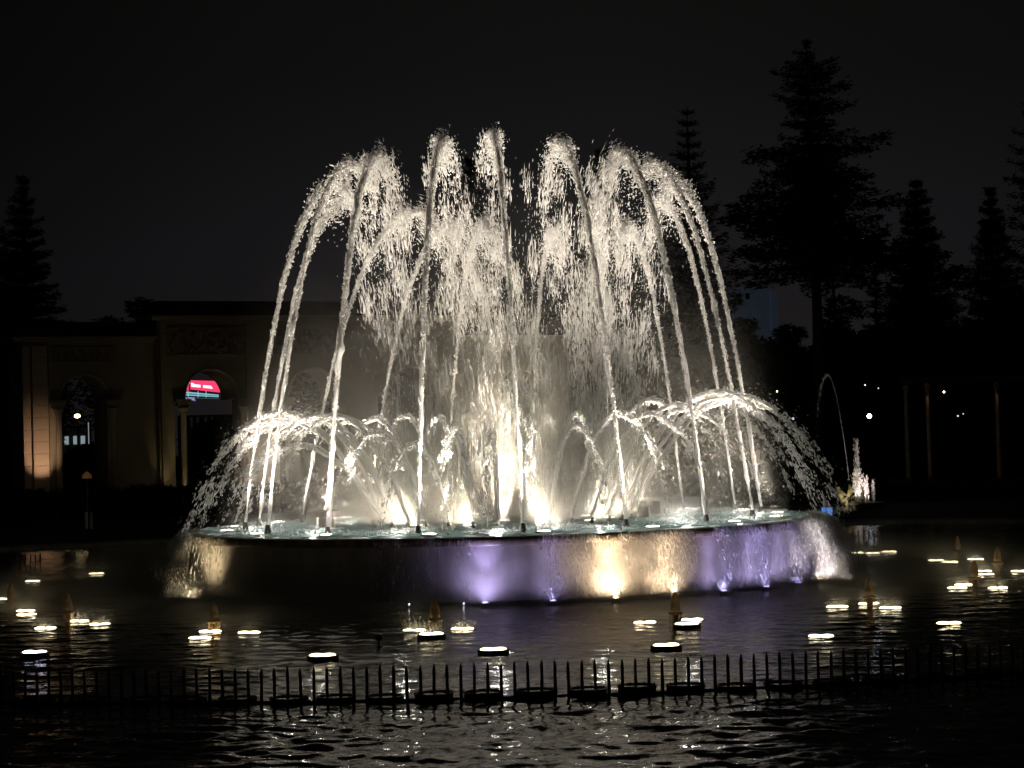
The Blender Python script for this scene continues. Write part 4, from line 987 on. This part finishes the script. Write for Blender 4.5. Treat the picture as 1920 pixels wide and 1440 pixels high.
hedge(-80, 620, 92, 1.25, 'low dark hedge in front of the pavilion at left', 1.5, 6000, 0.1)
hedge(620, 1330, 100, 1.6, 'dark hedge behind the fountain in the middle', 1.6, 6000)
hedge(1100, 2050, 112, 8.2, 'high dark wall of foliage behind the right side garden', 3, 12000, 0.12, 0.25)
hedge(1330, 2050, 84, 0.75, 'low clipped hedge beyond the far pool edge on the right', 1.2, 6000, 0.1)

# ------------------------------------------------------------------ things seen through the arches
def seen(px, py, Y): return at_y(px, py, Y)
p = seen(145, 780, 85)
r_ = empty('street_lamp', (p.x, p.y, 0.1), label='glowing street lamp seen through the left arch', cat='street lamp')
mb = MB(); mb.tube([(0, 0, 0), (0, 0, p.z - .35)], 0.06, 8); mb.build('pole', DARKM, r_)
mb = MB(); mb.ellipsoid((0, 0, p.z - 0.1), (0.20, 0.20, 0.13), 12, 7); mb.build('globe', mat('lamp_globe_warm', (1, 1, 1), 0.3, emit=(1, .74, .36), estr=9), r_, True)
p = seen(140, 833, 92); q = seen(112, 797, 92)
r_ = empty('white_kiosk', (p.x, p.y, 0.1), label='pale lit kiosk wall under the street lamp seen through the left arch', cat='kiosk')
mb = MB(); w_ = 0.9; mb.box(-w_, w_, 0, 1.2, 0, q.z - .3); mb.build('wall', mat('kiosk_wall', (0.5, 0.55, 0.55), 0.8, noise=2.5, col2=(0.08, 0.10, 0.10)), r_)
for xx in (-0.5, 0.1, 0.6):
    mb = MB(); mb.box(xx - 0.18, xx + 0.1, -0.03, -0.004, p.z - 0.1, p.z + 0.45); mb.build('window', mat('kiosk_window', (0.3, 0.35, 0.4), 0.4, emit=(.6, .75, .8), estr=0.35), r_)
mb = MB(); mb.box(-w_ - .1, w_ + .1, -0.1, 1.3, q.z - .298, q.z - .2); mb.build('roof', DARKM, r_)
p = seen(166, 812, 88); mb = MB(); mb.box(-0.025, 0.025, 0, .05, 0, p.z + .6); o = mb.build('white_post', mat('white_strip', (.6, .6, .6), .6, emit=(.7, .75, .8), estr=.3), loc=(p.x, p.y, 0.1)); tag(o, 'thin white post just right of the street lamp seen through the left arch', 'post')
# advertising screens on a tower
YS = 150.0
def P2(px, py): v = seen(px, py, YS); return v
c0 = P2(372, 735)
r_ = empty('screen_tower', (c0.x, c0.y, 0.1), label='tower with red advertising screens and cyan lit edges seen through the second arch', cat='billboard tower')
def flat(name, pts, m, dy=0.0, th=0.15, parent=r_):
    mb = MB(); v = [P2(*q_) - Vector((c0.x, c0.y, 0.1)) for q_ in pts]
    n_ = len(v); mb.v = [(a.x, dy, a.z) for a in v] + [(a.x, dy + th, a.z) for a in v]
    mb.f = [tuple(range(n_))[::-1], tuple(range(n_, 2 * n_))] + [(i, (i + 1) % n_, n_ + (i + 1) % n_, n_ + i) for i in range(n_)]
    return mb.build(name, m, parent)
RED = mat('red_screen', (.5, .02, .05), .4, emit=(1.0, .055, .16), estr=1.05); WHT = mat('white_screen', (1, 1, 1), .4, emit=(1, .93, .97), estr=1.3)
CYN = mat('cyan_edge', (.4, .7, .8), .4, emit=(.35, .68, .75), estr=0.75); CYD = mat('cyan_dim', (.2, .4, .5), .5, emit=(.10, .22, .28), estr=0.5); NAVY = mat('navy_panel', (.02, .04, .09), .6, emit=(.02, .05, .12), estr=.5)
tw = P2(330, 900)
mb = MB(); mb.box(-2.2, 4.0, 0.8, 4, 0, P2(372, 778).z - .1); mb.build('tower_body', mat('tower_concrete', (.04, .045, .05), .8, noise=2), r_)
for xx in (357, 369, 384, 396):
    mb = MB(); a = P2(xx, 800) - Vector((c0.x, c0.y, 0)); mb.box(a.x - .12, a.x + .12, 0.6, 0.79, 0, P2(372, 778).z - .3); mb.build('mullion', mat('mullion', (.10, .12, .13), .6, emit=(.05, .07, .08), estr=.06), r_)
flat('red_screen', [(357, 713), (425, 715), (432, 738), (357, 730)], RED)
flat('red_screen', [(338, 718), (354, 724), (354, 733), (338, 728)], RED, -0.2)
flat('white_screen', [(344, 711), (356.5, 711), (356, 719), (344, 716)], WHT, -0.25)
flat('white_band', [(342, 716.5), (354, 719.5), (354, 722.5), (342, 719)], WHT, -0.3)
flat('violet_mark', [(346, 722), (350, 722.6), (350, 726.5), (346, 725.5)], mat('violet_mark', (.2, .05, .6), .5, emit=(.25, .05, .8), estr=.8), -0.35)
flat('logo_block', [(358.5, 718), (363.5, 718.5), (363.5, 725.5), (358.5, 725)], WHT, -0.05)
flat('logo_bar', [(363.6, 720.5), (376, 721.5), (376, 726.5), (363.6, 725.5)], WHT, -0.06)
flat('logo_bar', [(381, 722), (396, 723.5), (399, 729), (381, 727)], WHT, -0.06)
flat('pillar_gap', [(354.2, 711), (357, 711), (357, 734), (354.2, 733)], mat('dark_red', (.15, .01, .03), .5, emit=(.12, .01, .03), estr=.6), -0.1)
flat('lit_edge', [(340, 733.5), (410, 740), (410, 742), (340, 736)], CYN, -0.1)
flat('lit_edge', [(340, 739), (410, 743.5), (410, 744.8), (340, 741)], CYN, -0.1)
flat('edge_panel', [(340, 736.2), (410, 742.2), (410, 743.3), (340, 738.8)], CYD, 0.0)
flat('lit_edge', [(336, 744.5), (410, 747.5), (410, 748.2), (336, 745.4)], CYD, -0.1)
flat('name_panel', [(345, 744), (368, 744.5), (368, 753), (345, 752.5)], NAVY, -0.15)
for xx in (352.5, 371, 386): flat('strut', [(xx, 733.5), (xx + .9, 733.5), (xx + .9, 745), (xx, 745)], CYN, -0.12)
tx = bpy.data.curves.new('name_letters', 'FONT'); tx.body = 'GLOBAL'; tx.size = 1.0; tx.extrude = 0.02; tx.align_x = 'LEFT'
to = bpy.data.objects.new('name_letters', tx); col.objects.link(to); bpy.context.view_layer.update()
a = P2(346, 751.5); b = P2(366.5, 751.5); hgt = P2(346, 744.6).z - a.z
wfac = (b.x - a.x) / max(to.dimensions.x, .1); to.scale = (wfac, hgt / 0.73, 1); to.rotation_euler = (math.pi / 2, 0, 0)
tm = bpy.data.meshes.new_from_object(to); sc3 = to.scale.copy(); bpy.data.objects.remove(to)
to = bpy.data.objects.new('name_letters', tm); col.objects.link(to); to.scale = sc3; to.rotation_euler = (math.pi / 2, 0, 0)
to.parent = r_; to.location = (a.x - c0.x, -0.2, a.z - 0.1); tm.materials.clear(); tm.materials.append(mat('letter_white', (.8, .8, .9), .5, emit=(.62, .66, .85), estr=.8))
p = seen(346, 765, 110); r_ = empty('distant_lamp', (p.x, p.y, 0.1), label='small bright white lamp below the red screens in the second arch', cat='street lamp', group='distant lamps')
mb = MB(); mb.tube([(0, 0, 0), (0, 0, p.z - .2)], 0.05, 6); mb.build('pole', DARKM, r_)
mb = MB(); mb.ellipsoid((0, 0, p.z - .1), (.12, .12, .09), 8, 5); mb.build('globe', mat('globe_white', (1, 1, 1), .3, emit=(1, .95, .88), estr=18), r_, True)

# distant lamps on the right
for (px, py, Y, s_, colr, st, lab) in [
    (1630, 780, 38, .095, (.75, .86, 1), 20, 'bright bluish white lamp among the trees at right'),
    (1770, 735, 42, .045, (1, .85, .6), 9, 'warm lamp between the pergola columns'),
    (1457, 734, 48, .04, (1, .95, .8), 3, 'faint twin lamp left of the side fountain arc'),
    (1622, 722, 50, .035, (1, .95, .8), 2, 'faint lamp above the bright bluish one'),
    (1647, 728, 50, .03, (1, .95, .8), 1.2, 'faint lamp above and right of the bright bluish one'),
    (1796, 780, 45, .04, (1, .95, .85), 1.0, 'dim lamp low between the two pergola columns'),
    (1806, 776, 45, .03, (1, .95, .85), 1.0, 'tiny lamp low beside a dim lamp between the pergola columns'),
    (1487, 785, 48, .06, (.8, .85, 1), 0.6, 'faint grey blue light right of the fan of arches')]:
    p = seen(px, py, Y); r_ = empty('distant_lamp', (p.x, p.y, 0.1), label=lab, cat='street lamp', group='distant lamps')
    mb = MB(); mb.tube([(0, 0, 0), (0, 0, p.z - .12)], 0.02, 6); mb.build('pole', DARKM, r_)
    mb = MB(); mb.ellipsoid((0, 0, p.z - .1), (s_, s_, s_), 10, 6); mb.build('globe', mat('globe_glow', (1, 1, 1), .3, emit=colr, estr=st), r_, True)
# pergola with warm lit columns
pg = seen(1740, 850, 40); r_ = empty('pergola', (pg.x, pg.y, 0.1), label='dark garden pergola with faintly lit warm columns at right', cat='pergola')
zt = seen(1740, 712, 40).z
PERG = mat('pergola_stone', (.40, .30, .20), .8, noise=3)
for px, yy in ((1700, 42), (1741, 40), (1871, 40), (1935, 42)):
    p = seen(px, 800, yy); mb = MB(); mb.lathe([(.15, 0), (.15, .2), (.10, .3), (.085, zt - .5), (.13, zt - .4), (.13, zt - .25)], 12); mb.build('column', PERG, r_, True, loc=(p.x - pg.x, p.y - pg.y, 0))
    if px in (1741, 1871): spot('pergola_spot', (p.x - .05, p.y - .28, zt - .35), (p.x, p.y, 1.0), 8, (1, .55, .26), 60, .8, .03)
mb = MB(); x0 = seen(1690, 700, 40).x - pg.x; x1 = seen(1950, 700, 40).x - pg.x
mb.box(x0, x1, -.12, .12, zt - .25, zt - .05); mb.build('beam', DARKM, r_)
for k in range(14):
    mb = MB(); xx = x0 + (x1 - x0) * (k + .5) / 14; mb.box(xx - .05, xx + .05, -.8, 2.6, zt - .048, zt + .08); mb.build('rafter', DARKM, r_)
# pale distant building
p = seen(1420, 620, 190); r_ = empty('distant_building', (p.x, p.y, 0), label='pale bluish block building far behind the trees at right', cat='building')
zt = seen(1420, 536, 190).z; wd = 45 * 235 / F_PX * 1.0
PB = mat('self_lit_facade', (.35, .40, .46), .8, noise=.4, emit=(.008, .011, .016), estr=1.0)  # faint emission put into the walls so they read pale at night
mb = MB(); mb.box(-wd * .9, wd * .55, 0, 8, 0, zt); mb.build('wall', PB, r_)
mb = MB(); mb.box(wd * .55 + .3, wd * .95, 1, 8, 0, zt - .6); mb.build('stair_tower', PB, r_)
for i in range(1):
    for k in range(2):
        mb = MB(); mb.box(-wd * .8 + k * .95, -wd * .8 + k * .95 + .5, -0.05, -.004, zt - 1.5 - 1.6 * i, zt - .8 - 1.6 * i); mb.build('window', DARKM, r_)

# ------------------------------------------------------------------ side fountain on the right
p = at_y(1620, 940, 32); zb = p.z
sf = empty('side_fountain', (p.x, p.y, 0.0), label='small tiered side fountain with round bowl beyond the right of the basin', cat='fountain')
k_ = 77 / F_PX
mb = MB(); mb.lathe([(.55, 0), (.5, zb - .5), (.38, zb - .4), (.30, zb - .3)], 20); mb.build('pedestal', CONC, sf, True)
mb = MB(); mb.lathe([(.3, zb - .31), (.6, zb - .22), (.8, zb - .10), (.86, zb - .1), (.86, zb - .03), (.80, zb - .03), (.75, zb - .08), (.01, zb - .1)], 32, cap=False); mb.build('bowl', CONC, sf, True)
def thin_jets():
    P_all = []; D_all = []; L_all = []; W_all = []
    for k in range(34):
        a = random.uniform(0, 6.28); r0 = 0.40 * math.sqrt(random.random()) + .05; h = random.uniform(.55, .85) * (1.15 - r0 * .4); m = 46
        s_ = rng.uniform(0, 1, m); x_ = r0 * math.cos(a) + .03 * rng.normal(size=m) * s_; y_ = r0 * math.sin(a) + .03 * rng.normal(size=m); z = s_ * h * 1.15 - 0.02
        P_all.append(np.stack([x_, y_, z], 1)); D_all.append(np.tile([0.0, 0, 1], (m, 1)) + rng.normal(size=(m, 3)) * .1); L_all.append(rng.uniform(.02, .07, m)); W_all.append(rng.uniform(.006, .014, m))
    return map(np.concatenate, (P_all, D_all, L_all, W_all))
P_, D_, L_, W_ = thin_jets()
o = drops('bowl_jets', P_, D_, L_, W_); o.location = (p.x - .04, p.y, zb - .05); tag(o, 'crown of small upright jets dancing in the side fountain bowl', 'water jet')
n_ = 1100; s_ = rng.uniform(0, 1, n_)
wdt = 0.10 - 0.04 * s_ + .10 * np.exp(-((s_ - .35) / .12) ** 2); P_ = np.stack([rng.normal(size=n_) * wdt * .6, rng.normal(size=n_) * wdt * .6, s_ * 2.35 * 1.0], 1)
o = drops('plume', P_, np.tile([0.0, 0, 1], (n_, 1)) + rng.normal(size=(n_, 3)) * .25, rng.uniform(.03, .09, n_), rng.uniform(.01, .03, n_)); o.location = (p.x - .22, p.y, zb); tag(o, 'single upright frothy plume in the middle of the side fountain', 'water jet')
spot('bowl_spot', (p.x - .2, p.y - .55, zb - .02), (p.x - .15, p.y, zb + 1.0), 170, (1, .85, .70), 80, .8, .05)
spot('bowl_spot', (p.x + .3, p.y - .5, zb - .02), (p.x - .15, p.y, zb + 1.3), 120, (1, .80, .85), 80, .8, .05)
mb = MB(); mb.lathe([(.003, .02), (.09, .015)], 12, cap=False); o = mb.build('bowl_lamp', LENS, loc=(p.x - .2, p.y - .55, zb - .07)); tag(o, 'small white lamp glowing in the front of the side fountain bowl', 'fountain lamp')
mb = MB(); mb.lathe([(.003, .02), (.09, .015)], 12, cap=False); o = mb.build('bowl_lamp', LENS, loc=(p.x + .3, p.y - .5, zb - .07)); tag(o, 'small white lamp glowing in the right of the side fountain bowl', 'fountain lamp')
# statue: small seated cherub figure holding a fish
c = at_y(1582, 946, 31.5); zs_ = c.z
st = empty('statue', (c.x, c.y, 0.0), label='small weathered yellow statue of a crouching figure spouting water beside the side fountain bowl', cat='statue')
mb = MB(); mb.lathe([(.35, 0), (.30, zs_ - .25), (.34, zs_ - .2), (.34, zs_ - .1)], 10); mb.build('rock', CONC, st)
def skin_figure():
    me_ = bpy.data.meshes.new('figure')
    pts = [(0, 0, .28), (0, 0, .45), (-.03, 0, .62), (-.06, 0, .70), (-.08, 0, .80), (.08, -.10, .26), (.22, -.12, .36), (.20, -.13, .08), (.08, .10, .26), (.24, .1, .32), (.22, .1, .06), (.05, -.15, .60), (.16, -.18, .48), (.26, -.06, .52), (.04, .15, .60), (.16, .16, .48), (.27, .05, .52), (.27, -.14, .04), (.29, .1, .02)]
    ed = [(0, 1), (1, 2), (2, 3), (3, 4), (0, 5), (5, 6), (6, 7), (7, 17), (0, 8), (8, 9), (9, 10), (10, 18), (2, 11), (11, 12), (12, 13), (2, 14), (14, 15), (15, 16)]
    rd = [.14, .13, .12, .055, .10, .09, .08, .045, .09, .08, .045, .055, .045, .03, .055, .045, .03, .035, .035]
    me_.from_pydata(pts, ed, []); o_ = bpy.data.objects.new('figure', me_); col.objects.link(o_)
    sk = o_.modifiers.new('skin', 'SKIN'); o_.modifiers.new('sub', 'SUBSURF').levels = 2; o_.modifiers['sub'].render_levels = 2
    for i, v_ in enumerate(me_.skin_vertices[0].data): v_.radius = (rd[i], rd[i]); v_.use_root = (i == 0)
    me_.materials.append(STATUE); o_.parent = st; return o_
sko = skin_figure(); sko.location = (-.12, 0, zs_ - .12)
mb = MB(); mb.tube([(.10, 0, zs_ + .15), (.22, 0, zs_ + .42), (.26, 0, zs_ + .62), (.22, 0, zs_ + .75)], [.05, .09, .07, .04], 8); mb.build('fish', STATUE, st, True)
spot('statue_spot', (c.x + .1, c.y - 1.3, zs_ - .1), (c.x, c.y, zs_ + .45), 60, (1, .86, .5), 60, .8, .05)
# the statue's long thin arc
B = np.array(at_y(1592, 900, 31.5)); A = np.array(at_y(1551, 703, 31.5)); T = math.sqrt(2 * (A[2] - B[2]) / G)
aj = empty('statue_jet', tuple(B), label='very tall thin arc of water spouted by the statue', cat='water jet')
n = 90; t = np.linspace(0, 1.05 * T, n); P_, _ = path(B * 0, A - B, t, T, 0); stream_tube('stream', P_, np.linspace(.017, .024, n), FROTH, aj, .004, 6)
m_ = 260; t = T * (1 + .95 * rng.uniform(0, 1, m_) ** 1.2 * 1.0); P_, Vv = path(B * 0, A - B, t, T, 0); P_ += rng.normal(size=P_.shape) * .03
k = rng.uniform(size=m_) < np.clip(2.0 - (t / T), 0.15, 1); drops('falling_spray', P_[k], Vv[k], rng.uniform(.02, .06, k.sum()), rng.uniform(.006, .012, k.sum()), parent=aj)
spot('arc_spot', (B[0] - .1, B[1] - .5, B[2] - .3), tuple((A + B) / 2 + np.array([0, 0, 1.0])), 90, (1, .9, .75), 40, .8, .05)

# blue lit tub on the far pool edge
p = at_y(1551, 969, 20.8); r_ = empty('blue_tub', (p.x, p.y, p.z), label='small blue lit tub standing just beyond the right end of the basin', cat='tub')
mb = MB(); mb.lathe([(.15, 0), (.165, .02), (.175, .30), (.16, .30), (.15, .05)], 20, cap=False); mb.build('tub', mat('blue_glass', (.1, .25, .6), .3, emit=(.08, .22, .62), estr=1.0, noise=9, stretch=(1, 1, .2)), r_, True)
mb = MB(); mb.lathe([(.175, .302), (.19, .31), (.19, .34), (.17, .345)], 20); mb.build('rim', mat('blue_rim', (.02, .03, .15), .4), r_, True)
mb = MB(); mb.lathe([(.30, -.12), (.30, -.004), (0.01, -.003)], 20, cap=False); mb.build('plinth', LEDGE, r_, True)
mb = MB(); mb.lathe([(.22, -p.z - .5), (.20, -.121)], 16); mb.build('post', CONC, r_, True)

# small left-hand background things
p = at_y(163, 897, 24); r_ = empty('garden_lamp', (p.x, p.y, 0.1), label='low mushroom shaped garden lamp glowing dim orange below the left arch', cat='garden lamp')
mb = MB(); mb.tube([(0, 0, 0), (0, 0, p.z - .1)], .04, 8); mb.build('post', DARKM, r_)
mb = MB(); mb.lathe([(.17, p.z - .1), (.15, p.z + .02), (.03, p.z + .13)], 14); mb.build('shade', mat('dim_shade', (.2, .12, .06), .6, emit=(.5, .25, .08), estr=.08, noise=5), r_, True)
p = at_y(162, 980, 22.4)
for dx, lab in ((0, 'dim grey short post, left one of a pair on the far pool edge'), (.16, 'dim grey short post, right one of a pair on the far pool edge')):
    mb = MB(); mb.lathe([(.055, -0.2), (.055, .34), (.04, .36)], 10); o = mb.build('short_post', mat('grey_post', (.35, .35, .35), .6), loc=(p.x + dx, p.y, p.z)); tag(o, lab, 'post', 'pair of short posts at far left')
p = at_z(45, 1115, 0); B = np.array([p.x, p.y, .02]); n_ = 60; s_ = np.linspace(0, 1, n_)
P_ = np.stack([s_ * .05 + .02 * rng.normal(size=n_) * .5, 0 * s_, s_ * .42], 1)
o = drops('thin_squirt', P_, np.tile([0.02, 0, 1.0], (n_, 1)), np.full(n_, .02), np.full(n_, .006)); o.location = tuple(B); tag(o, 'thin leaking squirt of water beside the orange tinted lamp at left', 'water jet')
bpy.context.view_layer.update()
